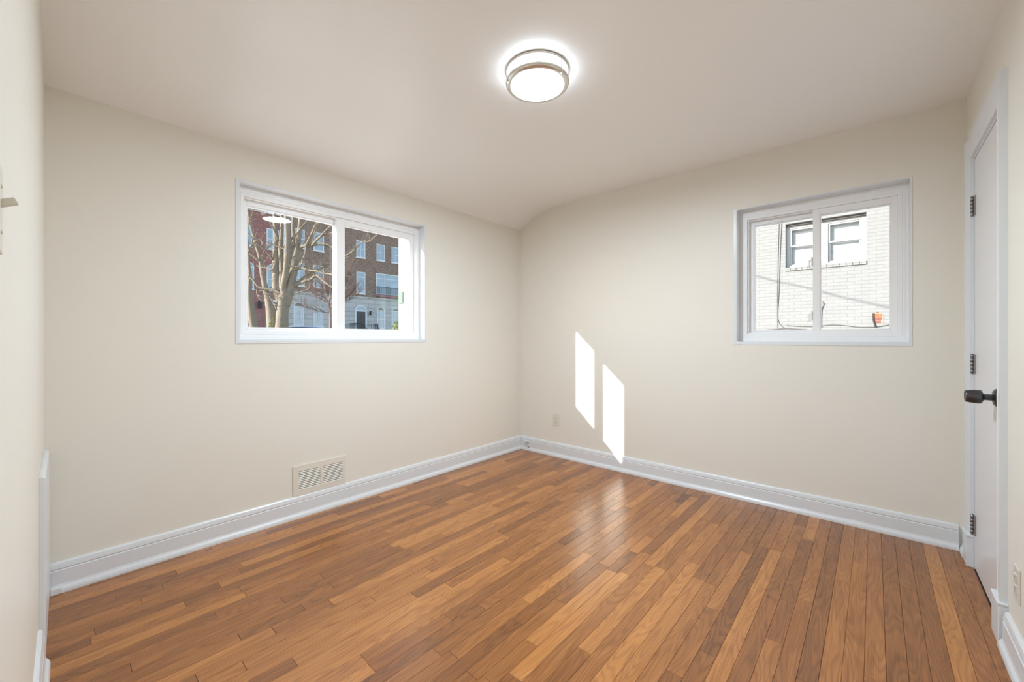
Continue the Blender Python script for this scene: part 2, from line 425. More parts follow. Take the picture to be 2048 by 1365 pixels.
TREE = [
 ('trunk', [(-12.379,2.016,1.235,0.222),(-12.379,2.016,1.509,0.2049),(-12.354,2.039,2.123,0.1878),(-12.328,2.061,2.55,0.1707),(-12.315,2.073,2.84,0.1366)]),
 ('trunk', [(-12.72,1.849,1.236,0.172),(-12.75,1.843,1.529,0.1635),(-12.818,1.803,2.132,0.1551),(-12.887,1.763,2.478,0.1208),(-12.956,1.723,2.739,0.095),(-13.025,1.683,3.0,0.0864),(-13.081,1.654,3.262,0.0779),(-13.137,1.624,3.61,0.0736),(-13.193,1.595,3.977,0.0694),(-13.314,1.509,4.38,0.0521),(-13.371,1.479,4.599,0.0435),(-13.454,1.427,4.891,0.0392),(-13.53,1.38,5.174,0.0348),(-13.593,1.345,5.545,0.0262)]),
 ('trunk', [(-13.776,1.583,1.239,0.1424),(-13.818,1.58,1.542,0.1338),(-13.9,1.541,2.079,0.1251),(-13.969,1.513,2.528,0.0984),(-14.011,1.51,2.889,0.0807),(-14.026,1.53,3.341,0.0718),(-14.081,1.514,3.794,0.045),(-14.123,1.51,4.249,0.036),(-14.206,1.471,4.886,0.0271)]),
 ('stem', [(-12.315,2.073,2.465,0.128),(-12.287,2.031,2.885,0.1063),(-12.182,2.057,3.303,0.0975),(-12.09,2.071,3.802,0.0887),(-12.024,2.063,4.465,0.0799),(-11.983,2.032,4.956,0.0755),(-11.942,2.002,5.243,0.0668),(-11.901,1.972,5.678,0.0583),(-11.872,1.931,6.242,0.0415)]),
 ('stem', [(-12.354,2.039,2.601,0.0939),(-12.423,2.016,2.946,0.077),(-12.454,2.026,3.67,0.0729),(-12.511,2.014,4.19,0.073),(-12.516,2.048,4.713,0.0645),(-12.534,2.07,5.238,0.0561),(-12.552,2.092,5.851,0.0475),(-12.57,2.115,6.466,0.0346)]),
 ('stem', [(-12.277,2.106,2.26,0.1195),(-12.256,2.179,2.537,0.1284),(-12.234,2.251,2.987,0.1288),(-12.2,2.335,3.509,0.1205),(-12.19,2.397,3.947,0.1122),(-12.206,2.436,4.18,0.1039),(-12.21,2.486,4.571,0.0781),(-12.213,2.537,5.103,0.0697),(-12.228,2.576,5.463,0.0611),(-12.231,2.627,6.001,0.0525),(-12.207,2.702,6.629,0.0351)]),
 ('stem', [(-12.444,2.493,4.118,0.0702),(-12.552,2.451,4.619,0.0572),(-12.608,2.455,5.158,0.053),(-12.637,2.482,5.524,0.0487),(-12.64,2.533,6.068,0.0444),(-12.655,2.573,6.616,0.0312)]),
 ('stem', [(-12.405,1.993,2.396,0.111),(-12.562,1.922,2.675,0.1114),(-12.655,1.906,2.955,0.1118),(-12.697,1.936,3.342,0.1122),(-12.752,1.954,3.869,0.1126),(-12.793,1.984,4.4,0.1043),(-12.861,1.991,4.76,0.0872),(-12.942,1.986,5.123,0.0656),(-13.01,1.993,5.575,0.0527),(-13.065,2.011,6.031,0.0441),(-13.133,2.018,6.579,0.0309)]),
 ('branch', [(-12.403,2.395,4.15,0.0698),(-12.164,2.502,4.272,0.0607),(-11.97,2.568,4.341,0.0604),(-11.78,2.631,4.306,0.0557),(-11.584,2.699,4.322,0.0469),(-11.389,2.767,4.345,0.0382),(-11.148,2.874,4.344,0.0337),(-10.877,3.009,4.235,0.0335),(-10.624,3.128,4.051,0.0292),(-10.348,3.266,3.902,0.0265),(-10.106,3.376,4.018,0.0247),(-9.951,3.408,4.116,0.0213),(-9.693,3.53,4.31,0.0187),(-9.474,3.619,4.292,0.0162),(-9.185,3.77,4.537,0.0113)]),
 ('branch', [(-11.649,2.528,4.303,0.0509),(-11.482,2.542,4.482,0.0421),(-11.278,2.588,4.725,0.0376),(-11.101,2.611,4.938,0.0332),(-10.913,2.644,4.97,0.0247),(-10.677,2.719,5.154,0.0163)]),
 ('branch', [(-11.303,2.566,4.258,0.0376),(-11.022,2.659,4.463,0.0373),(-10.761,2.734,4.558,0.0328),(-10.455,2.848,4.585,0.026),(-10.146,2.965,4.62,0.0242),(-9.853,3.069,4.829,0.0208),(-9.598,3.138,5.002,0.0159)]),
 ('branch', [(-10.9,2.655,4.476,0.0247),(-10.667,2.683,4.606,0.0245),(-10.412,2.73,4.733,0.021),(-10.16,2.775,4.792,0.016)]),
 ('branch', [(-11.278,2.588,4.274,0.0209),(-11.197,2.571,4.542,0.0166),(-11.092,2.575,4.724,0.0132),(-10.974,2.59,4.887,0.0099)]),
 ('branch', [(-12.354,2.039,4.223,0.0205),(-12.318,2.137,4.388,0.0257),(-12.217,2.293,4.434,0.0258),(-12.18,2.393,4.411,0.0259),(-12.077,2.55,4.319,0.0225)]),
 ('branch', [(-11.661,2.517,4.235,0.0254),(-11.641,2.468,3.979,0.0253),(-11.646,2.397,3.792,0.0286),(-11.619,2.354,3.615,0.0335),(-11.616,2.29,3.556,0.0251)]),
 ('branch', [(-12.414,2.252,3.401,0.0606),(-12.069,2.367,3.516,0.0471),(-11.74,2.467,3.526,0.0424),(-11.427,2.552,3.434,0.0336),(-11.093,2.657,3.377,0.0299),(-10.775,2.747,3.288,0.0263),(-10.448,2.844,3.225,0.0228),(-9.993,3.056,3.098,0.0161)]),
 ('branch', [(-12.44,2.229,2.795,0.0866),(-12.114,2.384,2.997,0.0688),(-11.82,2.51,3.086,0.0512),(-11.528,2.635,3.155,0.0424),(-11.3,2.702,3.27,0.0337),(-11.015,2.82,3.061,0.0292),(-10.728,2.941,2.867,0.0249),(-10.407,3.091,2.681,0.0165)]),
 ('branch', [(-12.364,2.43,2.999,0.0523),(-12.286,2.565,3.163,0.0525),(-12.173,2.732,3.349,0.0483),(-11.929,3.014,3.547,0.0396),(-11.688,3.294,3.749,0.0309),(-11.432,3.586,3.936,0.0231),(-11.214,3.846,4.052,0.0178)]),
 ('branch', [(-12.098,2.265,2.635,0.0256),(-11.855,2.479,2.755,0.0205),(-11.706,2.61,2.832,0.0188),(-11.655,2.656,2.984,0.0137)]),
 ('branch', [(-12.456,2.349,4.62,0.0349),(-12.142,2.493,4.89,0.0329),(-11.921,2.555,5.053,0.031),(-11.701,2.615,5.196,0.0273),(-11.407,2.741,5.473,0.017)]),
 ('branch', [(-12.691,2.008,4.544,0.0433),(-12.665,1.831,4.937,0.0308),(-12.607,1.682,5.15,0.0254),(-12.587,1.5,5.426,0.0201),(-12.518,1.36,5.661,0.0133)]),
 ('branch', [(-12.733,1.838,3.85,0.0344),(-12.78,1.729,4.046,0.0291),(-12.815,1.632,4.155,0.0256),(-12.917,1.475,4.314,0.0255),(-12.97,1.361,4.472,0.0254),(-13.069,1.207,4.68,0.022),(-13.16,1.06,4.886,0.0168)]),
 ('branch', [(-13.059,1.15,3.927,0.0286),(-12.976,1.185,4.055,0.0252),(-12.888,1.224,4.189,0.0251),(-12.747,1.31,4.378,0.0251),(-12.62,1.385,4.43,0.025),(-12.52,1.434,4.414,0.025),(-12.463,1.447,4.275,0.0199),(-12.487,1.387,4.202,0.0149)]),
 ('branch', [(-12.789,1.654,4.462,0.0154),(-12.597,1.824,4.343,0.0188),(-12.449,1.955,4.257,0.0188),(-12.354,2.039,4.213,0.0171)]),
 ('branch', [(-13.029,1.576,3.901,0.0258),(-12.989,1.656,4.115,0.019),(-12.948,1.736,4.26,0.0207),(-12.894,1.828,4.406,0.0173)]),
 ('branch', [(-13.081,1.53,3.815,0.043),(-13.159,1.417,3.946,0.0429),(-13.23,1.309,4.042,0.0377),(-13.327,1.18,4.172,0.0256)]),
 ('branch', [(-13.186,1.17,3.286,0.0271),(-13.123,1.227,3.218,0.0288),(-13.008,1.328,3.133,0.0305),(-12.894,1.428,2.921,0.0339),(-12.785,1.525,2.837,0.0356),(-12.608,1.681,2.82,0.039),(-12.462,1.81,2.777,0.0424),(-12.309,1.945,2.659,0.0509)]),
 ('branch', [(-12.781,1.395,2.9,0.0168),(-12.8,1.378,2.782,0.0168),(-12.794,1.383,2.631,0.0151),(-12.731,1.439,2.48,0.0135),(-12.673,1.49,2.395,0.0101)]),
 ('branch', [(-12.618,1.405,2.737,0.0184),(-12.483,1.498,2.735,0.0217),(-12.342,1.595,2.583,0.0183),(-12.227,1.671,2.364,0.0166),(-12.155,1.707,2.23,0.0166),(-12.071,1.755,2.095,0.0216)]),
 ('branch', [(-13.109,1.772,2.876,0.0209),(-12.858,1.927,2.923,0.0156),(-12.648,2.046,2.951,0.0139)]),
 ('branch', [(-13.032,1.44,3.643,0.012),(-12.915,1.51,3.57,0.017),(-12.759,1.614,3.549,0.0221),(-12.604,1.718,3.46,0.0255),(-12.5,1.776,3.489,0.0254)]),
 ('branch', [(-12.802,1.643,3.557,0.0171),(-12.772,1.603,3.719,0.0153),(-12.665,1.63,3.811,0.0119)]),
 ('branch', [(-12.943,1.519,5.23,0.0171),(-13.093,1.352,5.189,0.0128),(-13.116,1.299,5.216,0.017),(-13.011,1.358,5.514,0.0136),(-12.945,1.384,5.761,0.0102)]),
]

# ================================================================== THE ROOM
W = 3.148           # wall_right length (x)
HC = 2.443          # flat ceiling
TH = 0.25           # outer wall thickness
YW = -3.291         # where wall_rear_left meets wall_left
def yw(x): return YW - 0.0197*x          # the rear left wall is a little out of square

def wall_hole(a0, a1, z0, z1, h, plane, d0, d1):
    """slab in the a-z plane with a rectangular hole; plane 'x' -> a is y, thickness along x"""
    mb = MB()
    def P(a, d, z): return (d, a, z) if plane == 'x' else (a, d, z)
    A = [a0, h[0], h[1], a1]; Z = [z0, h[2], h[3], z1]
    for d in (d0, d1):
        for i in range(3):
            for j in range(3):
                if i == 1 and j == 1: continue
                mb.quad(P(A[i], d, Z[j]), P(A[i+1], d, Z[j]), P(A[i+1], d, Z[j+1]), P(A[i], d, Z[j+1]))
    for (p, q) in (((A[1], Z[1]), (A[2], Z[1])), ((A[2], Z[1]), (A[2], Z[2])), ((A[2], Z[2]), (A[1], Z[2])), ((A[1], Z[2]), (A[1], Z[1]))):
        mb.quad(P(p[0], d0, p[1]), P(q[0], d0, q[1]), P(q[0], d1, q[1]), P(p[0], d1, p[1]))
    for (p, q) in (((a0, z0), (a1, z0)), ((a1, z0), (a1, z1)), ((a1, z1), (a0, z1)), ((a0, z1), (a0, z0))):
        mb.quad(P(p[0], d0, p[1]), P(q[0], d0, q[1]), P(q[0], d1, q[1]), P(p[0], d1, p[1]))
    return mb
def weld(o):
    bm = bmesh.new(); bm.from_mesh(o.data)
    bmesh.ops.remove_doubles(bm, verts=bm.verts, dist=1e-5)
    bmesh.ops.recalc_face_normals(bm, faces=bm.faces)
    bm.to_mesh(o.data); bm.free()

LW = (-2.543, -1.224, 1.136, 2.077)      # window_1 opening in wall_left  (y0 y1 z0 z1)
RW = (2.031, 2.933, 1.122, 2.074)        # window_2 opening in wall_right (x0 x1 z0 z1)
o = wall_hole(-3.6, TH, -0.2, 2.75, LW, 'x', 0.0, -TH).build('wall_left', [M['wall']]); weld(o); struct(o)
o = wall_hole(0.0, W + 0.15, -0.2, 2.75, RW, 'y', 0.0, TH).build('wall_right', [M['wall']]); weld(o); struct(o)
mb = MB()
mb.loft([[(0, yw(0), -0.2), (0, yw(0) - 0.12, -0.2), (0, yw(0) - 0.12, 2.75), (0, yw(0), 2.75)],
         [(W, yw(W), -0.2), (W, yw(W) - 0.12, -0.2), (W, yw(W) - 0.12, 2.75), (W, yw(W), 2.75)]], smooth=False)
struct(mb.build('wall_rear_left', M['wall']))
DY0, DY1, DZ = -0.795, -0.225, 2.045      # the door slab
o = wall_hole(-3.6, 0.0, -0.2, 2.75, (DY0 - 0.02, DY1 + 0.02, -0.0, DZ + 0.02), 'x', W, W + 0.15).build('wall_rear_right', [M['wall']]); weld(o); struct(o)

# ceiling: flat, coved down on to wall_left
prof = [(0, 2.28), (0.06, 2.318), (0.141, 2.357), (0.21, 2.387), (0.291, 2.411), (0.37, 2.428), (0.467, 2.438), (0.58, 2.442), (0.72, HC), (W, HC), (W, 2.7), (0, 2.7)]
mb = MB()
mb.loft([[(x, -3.36 - 0.001, z) for x, z in prof], [(x, 0.0, z) for x, z in prof]], smooth=True)
o = mb.build('ceiling', M['ceil'])
for p in o.data.polygons:
    c = p.center
    p.use_smooth = (c.z < HC + 0.01 and p.normal.z < -0.3)
o.data.set_sharp_from_angle(angle=R(35))
struct(o)

# floor: oak strips, each strip a slightly eased board over a dark sub-floor
rnd = random.Random(11)
verts = []; faces = []; cols = []; mids = []
def fq(pts, col, mi):
    n = len(verts); verts.extend(pts); faces.append(tuple(range(n, n + 4))); cols.append(col); mids.append(mi)
BW = 0.05725; ez = 0.0011
rows = int(W/BW) + 1
# a few strips near the door stand out in tone
special = {52: (0.56, 0.62), 51: (0.27, 0.30), 50: (0.36, 0.3), 49: (0.32, .3), 48: (0.44, .4), 47: (0.44, .4), 46: (0.47, .45), 45: (0.24, .27), 53: (0.42, .4), 54: (0.40, .4)}
for i in range(rows):
    gap = rnd.choice([0.0002, 0.0002, 0.0002, 0.0003, 0.0003, 0.0004, 0.0006])
    x0 = i*BW + gap; x1 = min((i+1)*BW - 0.0002, W)
    if x1 - x0 < 0.003: continue
    y = -3.42 - rnd.random()*0.8
    while y < -0.001:
        ln = rnd.choice([0.22, 0.3, 0.38, 0.45, 0.55, 0.65, 0.8, 0.95, 1.15, 1.35])*rnd.uniform(0.9, 1.15)
        if i in special and y > -1.9: ln = max(ln, 1.0)
        y0 = max(y, -3.42); y1 = min(y + ln, 0.0)
        y += ln
        if y1 - y0 < 0.01: continue
        t = min(0.78, max(0.10, rnd.gauss(0.40, 0.085)))
        if rnd.random() < 0.10: t = rnd.uniform(0.54, 0.64)
        if rnd.random() < 0.10: t = rnd.uniform(0.24, 0.30)
        if i in special and y1 > -1.9: t = rnd.uniform(*special[i])
        col = (t, rnd.random(), rnd.random(), 1)
        ya, yb = y0 + gap, y1 - gap
        zz = rnd.uniform(-0.0002, 0.0002)
        a = [(x0, ya, -ez), (x1, ya, -ez), (x1, yb, -ez), (x0, yb, -ez)]
        e = 0.0007
        b = [(x0+e, ya+e, zz), (x1-e, ya+e, zz), (x1-e, yb-e, zz), (x0+e, yb-e, zz)]
        fq(b, col, 0)
        for k in range(4):
            k2 = (k+1) % 4
            fq([a[k], a[k2], b[k2], b[k]], col, 0)
# sub-floor slab
s = MB().box(0, -3.42, -0.15, W, 0, -ez)
n0 = len(verts); verts.extend(s.v)
for q in s.f: faces.append(tuple(n0 + k for k in q)); cols.append((0.1, 0, 0, 1)); mids.append(1)
me = bpy.data.meshes.new('floor'); me.from_pydata(verts, [], faces)
me.materials.append(M['wood']); me.materials.append(M['groove'])
me.polygons.foreach_set('material_index', mids)
ca = me.color_attributes.new('board', 'FLOAT_COLOR', 'CORNER')
k = 0; arr = []
for q, c in zip(faces, cols): arr += list(c)*len(q)
ca.data.foreach_set('color', arr)
fo = bpy.data.objects.new('floor', me); C.objects.link(fo); struct(fo)

# ------------------------------------------------------------------ skirting boards
SK = [(0, 0), (0, 0.136), (0.006, 0.136), (0.011, 0.130), (0.014, 0.118), (0.0155, 0.108), (0.0125, 0.1045), (0.0125, 0.102), (0.016, 0.099),
      (0.0165, 0.038), (0.019, 0.030), (0.026, 0.020), (0.029, 0.010), (0.029, 0.0)]
def skirting(name, p0, p1, nrm, prof=SK):
    o = MB().sweep(prof, p0, p1, nrm).build(name, M['trim'])
    return struct(o)
skirting('baseboard_left', (0, -0.029), (0, -3.275), (1, 0))
skirting('baseboard_right', (0, 0), (W - 0.03, 0), (0, -1))
skirting('baseboard_rear_right', (W, -0.93), (W, -3.30), (-1, 0))
skirting('baseboard_rear_left', (0.60, yw(0.60)), (3.10, yw(3.10)), (0.0197, 1))
# short return of skirting between the corner and the door casing
o = MB().sweep(SK, (W, 0.0), (W, -0.108), (-1, 0)).build('baseboard_door', M['trim']); struct(o)

# low boxed-in panel on the rear left wall, beside wall_left
mb = MB()
t = 0.0165
pf = [(0.0, 0.0), (0.0, 0.655), (0.008, 0.655), (t, 0.650), (t, 0.0)]
def ring(x):
    return [(x + 0.0197*o_, yw(x) + o_, z) for o_, z in pf]
mb.loft([ring(0.03), ring(0.55)], smooth=False)
o = mb.build('trim_1', M['trim'], bevel=0.002); struct(o)
# plinth blocks of skirting: where baseboard_left dies against the low panel
o = MB().box(0.0, yw(0) + 0.017, 0, 0.035, yw(0) + 0.055, 0.03).build('trim_2', M['trim'], bevel=0.004); struct(o)

# ------------------------------------------------------------------ slider windows
def slider(name, a0, a1, z0, z1, P, frame, head, glass_front, glass_back, split, stiles, side_first, latch):
    """P(a, d, z) -> world; d is depth out from the room face"""
    def bx(mb, A0, D0, Z0, A1, D1, Z1):
        p = P(A0, D0, Z0); q = P(A1, D1, Z1)
        return mb.box(*p, *q)
    D = 0.080                                     # depth of frame face
    root = thing(name, None, None, P((a0+a1)/2, 0.1, z0)); struct(root)
    # painted lining of the opening
    ln = MB()
    e = 0.004
    bx(ln, a0, -0.0015, z0, a0+e, D, z1); bx(ln, a1-e, -0.0015, z0, a1, D, z1)
    bx(ln, a0+e, -0.0015, z1-e, a1-e, D, z1); bx(ln, a0+e, -0.0015, z0, a1-e, D, z0+e)
    ln.build('lining', M['trim'], root)
    # painted border on the wall face
    bd = MB(); w = 0.018
    bx(bd, a0-w, -0.003, z0-w, a0, 0.0, z1+0.004); bx(bd, a1, -0.003, z0-w, a1+0.006, 0.0, z1+0.004)
    bx(bd, a0, -0.003, z0-w, a1, 0.0, z0); bx(bd, a0, -0.003, z1, a1, 0.0, z1+0.004)
    bd.build('border', M['trim'], root, bevel=0.001)
    # vinyl frame with a stepped track
    fr = MB()
    a0 += e; a1 -= e; z0 += e; z1 -= e
    b = 0.175
    bx(fr, a0, D, z0, a0+frame, b, z1); bx(fr, a1-frame, D, z0, a1, b, z1)
    bx(fr, a0+frame, D, z1-head, a1-frame, b, z1); bx(fr, a0+frame, D, z0, a1-frame, b, z0+head*0.86)
    st = 0.008
    A0, A1, Z0, Z1 = a0+frame, a1-frame, z0+head*0.86, z1-head
    bx(fr, A0, D+0.018, Z0, A0+st, D+0.026, Z1); bx(fr, A1-st, D+0.018, Z0, A1, D+0.026, Z1)
    bx(fr, A0+st, D+0.018, Z1-st, A1-st, D+0.026, Z1); bx(fr, A0+st, D+0.018, Z0, A1-st, D+0.026, Z0+st)
    # thin ribs on the frame face
    for q in (0.35, 0.62):
        bx(fr, a0+frame*q, D-0.0015, z0+head*q, a0+frame*q+0.004, D, z1-head*q)
        bx(fr, a1-frame*q-0.004, D-0.0015, z0+head*q, a1-frame*q, D, z1-head*q)
        bx(fr, a0+frame*q+0.004, D-0.0015, z1-head*q-0.004, a1-frame*q-0.004, D, z1-head*q)
        bx(fr, a0+frame*q+0.004, D-0.0015, z0+head*q*0.86, a1-frame*q-0.004, D, z0+head*q*0.86+0.004)
    fr.build('frame', M['vinyl'], root, bevel=0.0015)
    def sash(s0, s1, d0, d1, wl_, wr_, top, bot, gd, tilt=0):
        mb = MB()
        bx(mb, s0, d0, Z0, s0+wl_, d1, Z1); bx(mb, s1-wr_, d0, Z0, s1, d1, Z1)
        bx(mb, s0+wl_, d0, Z1-top, s1-wr_, d1, Z1); bx(mb, s0+wl_, d0, Z0, s1-wr_, d1, Z0+bot)
        g0, g1, h0, h1 = s0+wl_, s1-wr_, Z0+bot, Z1-top
        be = 0.006                                   # glazing bead
        bx(mb, g0, d0+0.006, h0, g0+be, d1-0.004, h1); bx(mb, g1-be, d0+0.006, h0, g1, d1-0.004, h1)
        bx(mb, g0+be, d0+0.006, h1-be, g1-be, d1-0.004, h1); bx(mb, g0+be, d0+0.006, h0, g1-be, d1-0.004, h0+be)
        so = mb.build('sash', M['vinyl'], root, bevel=0.0015)
        gm = MB()
        gm.quad(P(g0, gd, h0), P(g1, gd, h0), P(g1, gd, h1), P(g0, gd, h1))
        gm.build('glass', M['glass'], so, fix=False)
        return so
    s = stiles
    if side_first:      # inner sash on the high side
        inn = sash(split - s['meet'], A1, D+0.012, D+0.045, s['meet'], s['far'], s['top']*0.92, s['bot'], glass_front)
        out = sash(A0, split, D+0.050, D+0.082, s['near'], s['meet']*0.9, s['top']*0.82, s['bot'], glass_back)
    # latches on the meeting stile of the inner sash
    for lz in latch:
        mb = MB()
        sx = split - s['meet']
        bx(mb, sx - 0.010, D+0.006, lz - 0.028, sx, D+0.03, lz + 0.030)
        bx(mb, sx - 0.022, D+0.002, lz - 0.030, sx - 0.014, D+0.016, lz + 0.012)
        bx(mb, sx - 0.016, D+0.004, lz + 0.004, sx - 0.008, D+0.016, lz + 0.014)
        bx(mb, sx - 0.024, D+0.002, lz - 0.040, sx - 0.010, D+0.012, lz - 0.030)
        mb.build('latch', M['vinyl'], inn, bevel=0.002)
    return root

w1 = slider('window_1', LW[0], LW[1], LW[2], LW[3], lambda a, d, z: (-d, a, z), 0.042, 0.062, 0.118, 0.150, -1.862,
       dict(meet=0.058, far=0.036, near=0.030, top=0.048, bot=0.020), True, [])
# outside casing at the right of window_1, with a small pale green latch plate
cs = MB().box(-0.275, -1.284, 1.08, -0.19, -1.224, 2.12).box(-0.285, -1.286, 1.08, -0.275, -1.20, 2.12).build('exterior_casing', M['whitepaint'], w1)
MB().box(-0.275, -1.298, 1.445, -0.215, -1.284, 1.545).build('screen_clip', M['verdigris'], cs, bevel=0.003)
w2 = slider('window_2', RW[0], RW[1], RW[2], RW[3], lambda a, d, z: (a, d, z), 0.048, 0.064, 0.112, 0.145, 2.506,
       dict(meet=0.038, far=0.030, near=0.034, top=0.044, bot=0.022), True, [1.30, 1.66])

# ------------------------------------------------------------------ the door in wall_rear_right
d1 = thing('door_1', None, None, (W, (DY0+DY1)/2, 0.0)); struct(d1)
MB().box(W + 0.002, DY0 + 0.003, 0.008, W + 0.038, DY1 - 0.003, DZ - 0.003).build('slab', M['door'], d1, bevel=0.002)
jm = MB()
jm.box(W - 0.001, DY1, 0, W + 0.15, DY1 + 0.019, DZ + 0.019).box(W - 0.001, DY0 - 0.019, 0, W + 0.15, DY0, DZ + 0.019).box(W - 0.001, DY0, DZ, W + 0.15, DY1, DZ + 0.019)
jm.box(W + 0.040, DY1 - 0.012, 0, W + 0.052, DY1, DZ).box(W + 0.040, DY0, 0, W + 0.052, DY0 + 0.012, DZ).box(W + 0.040, DY0 + 0.012, DZ - 0.012, W + 0.052, DY1 - 0.012, DZ)
jm.box(W + 0.06, DY0, 0, W + 0.15, DY1, DZ)     # dark closet behind is shut off by its own back
jm.build('jamb', M['trim'], d1)
MB().box(W, DY0, -0.03, W + 0.06, DY1, 0.0005).build('door_gap_shade', M['groove'], d1)  # dark strip added as the shadow in the gap under the door
def casing_profile(w):
    return [(0, 0), (0.012, 0), (0.014, 0.010), (0.011, 0.016), (0.012, 0.022), (0.016, w*0.55), (0.020, w*0.72), (0.021, w), (0, w)]
def casing_leg(y_in, sgn, z1, w):
    pf = casing_profile(w)
    rings = []
    for z in (0.0, z1):
        rings.append([(W - o_, y_in + sgn*q, z + (q if z > 0 else 0)) for o_, q in pf])
    return MB().loft(rings, smooth=False)
cw_far, cw_near, cw_top = 0.105, 0.105, 0.105
casing_leg(DY1 + 0.010, 1, DZ + 0.012, cw_far).build('casing', M['trim'], d1)
casing_leg(DY0 - 0.016, -1, DZ + 0.012, cw_near).build('casing', M['trim'], d1)
pf = casing_profile(cw_top)
MB().loft([[(W - o_, DY0 - 0.016 - q, DZ + 0.012 + q) for o_, q in pf], [(W - o_, DY1 + 0.010 + q, DZ + 0.012 + q) for o_, q in pf]], smooth=False).build('casing', M['trim'], d1)
# plinth blocks at the foot of the casings
for yb, yt in ((DY0 - 0.016 - 0.112, DY0 - 0.012), (DY1 + 0.008, DY1 + 0.118)):
    mb = MB().box(W - 0.026, yb, 0, W, yt, 0.150)
    mb.box(W - 0.029, yb - 0.002, 0.150, W, yt + 0.002, 0.160)
    mb.build('plinth_block', M['trim'], d1, bevel=0.003)
# three butt hinges
for hz in (0.222, 1.022, 1.808):
    h = MB().box(W - 0.0025, DY1 - 0.034, hz - 0.047, W + 0.003, DY1 - 0.002, hz + 0.047).box(W - 0.003, DY1 + 0.002, hz - 0.047, W + 0.002, DY1 + 0.030, hz + 0.047)
    ho = h.build('hinge', M['steel'], d1)
    mb = MB()
    for k in range(5):
        za = hz - 0.047 + k*0.0188
        mb.lathe([(0.0062, za + 0.0006), (0.0062, za + 0.0182)], (W - 0.007, DY1, 0), 'z', 14)
    mb.lathe([(0.004, hz - 0.050), (0.004, hz + 0.050)], (W - 0.007, DY1, 0), 'z', 10)
    mb.build('knuckles', M['steel'], ho)
# knob
ky, kz = DY0 + 0.064, 0.908
kr = MB().lathe([(0.0, W + 0.002), (0.036, W + 0.002), (0.036, W - 0.003), (0.030, W - 0.009), (0.020, W - 0.012), (0.0, W - 0.012)], (0, ky, kz), 'x', 40, False).build('knob_rosette', M['bronze'], d1)
MB().lathe([(0.013, W - 0.011), (0.0125, W - 0.034), (0.016, W - 0.038), (0.026, W - 0.041), (0.0285, W - 0.046), (0.0285, W - 0.055), (0.0275, W - 0.066), (0.0245, W - 0.084), (0.0235, W - 0.087), (0.0225, W - 0.088), (0.0222, W - 0.0865), (0.012, W - 0.0860), (0.0, W - 0.0865)],
           (0, ky, kz), 'x', 40, False).build('knob', M['bronze'], kr)

# ------------------------------------------------------------------ fittings on the walls
def outlet(name, label, loc, face):
    """duplex receptacle; face: 'y-' (on wall_right) or 'x-' (on wall_rear_right)"""
    t = thing(name, label, 'outlet', loc)
    def T(a, d, z): return (loc[0] + a, loc[1] - d, loc[2] + z) if face == 'y-' else (loc[0] - d, loc[1] - a, loc[2] + z)
    def bx(mb, a0, d0, z0, a1, d1_, z1): return mb.box(*T(a0, d0, z0), *T(a1, d1_, z1))
    bx(MB(), -0.036, 0, -0.058, 0.036, 0.0055, 0.058).build('cover_plate', M['plate'], t, bevel=0.0022)
    for s in (-1, 1):
        f = bx(MB(), -0.0165, 0.0045, s*0.0195 - 0.0138, 0.0165, 0.0085, s*0.0195 + 0.0138).build('receptacle', M['plate'], t, bevel=0.003)
        mb = MB()
        for sx, hh in ((-0.0062, 0.0042), (0.0062, 0.0034)):
            bx(mb, sx - 0.0011, 0.008, s*0.0195 + 0.0035 - hh, sx + 0.0011, 0.0088, s*0.0195 + 0.0035 + hh)
        bx(mb, -0.0022, 0.008, s*0.0195 - 0.0098, 0.0022, 0.0088, s*0.0195 - 0.0056)
        mb.build('slots', M['dark'], f)
    ax = 'y' if face == 'y-' else 'x'
    mb = MB()
    bx(mb, -0.0028, 0.005, -0.0028, 0.0028, 0.0068, 0.0028)
    mb.build('screw', M['steel'], t, bevel=0.001)
    return t
outlet('electrical_outlet', 'cream electrical outlet on the far wall left of the sun patches', (0.452, 0.0, 0.354), 'y-')
outlet('electrical_outlet', 'cream electrical outlet on the wall beside the white door', (W, -1.060, 0.300), 'x-')

# painted-over jack on the skirting by the corner
t = thing('cable_jack', 'small paint-smeared jack box on the baseboard by the far corner', 'jack', (0.10, -0.0165, 0.062))
MB().box(0.062, -0.0225, 0.030, 0.138, -0.0160, 0.097).build('cover_plate', M['trim'], t, bevel=0.002)
mb = MB()
rr = random.Random(5)
for k in range(7):
    cx_, cz_ = rr.uniform(0.078, 0.122), rr.uniform(0.045, 0.085)
    mb.lathe([(rr.uniform(0.004, 0.009), -0.0222), (0.003, -0.0232)], (cx_, 0, cz_), 'y', 9)
mb.build('bare_spot', simple('worn_grey_metal', (0.24, 0.24, 0.245), 0.6), t)
MB().lathe([(0.006, -0.022), (0.006, -0.029)], (0.128, 0, 0.037), 'y', 12).build('terminal', M['steel'], t)

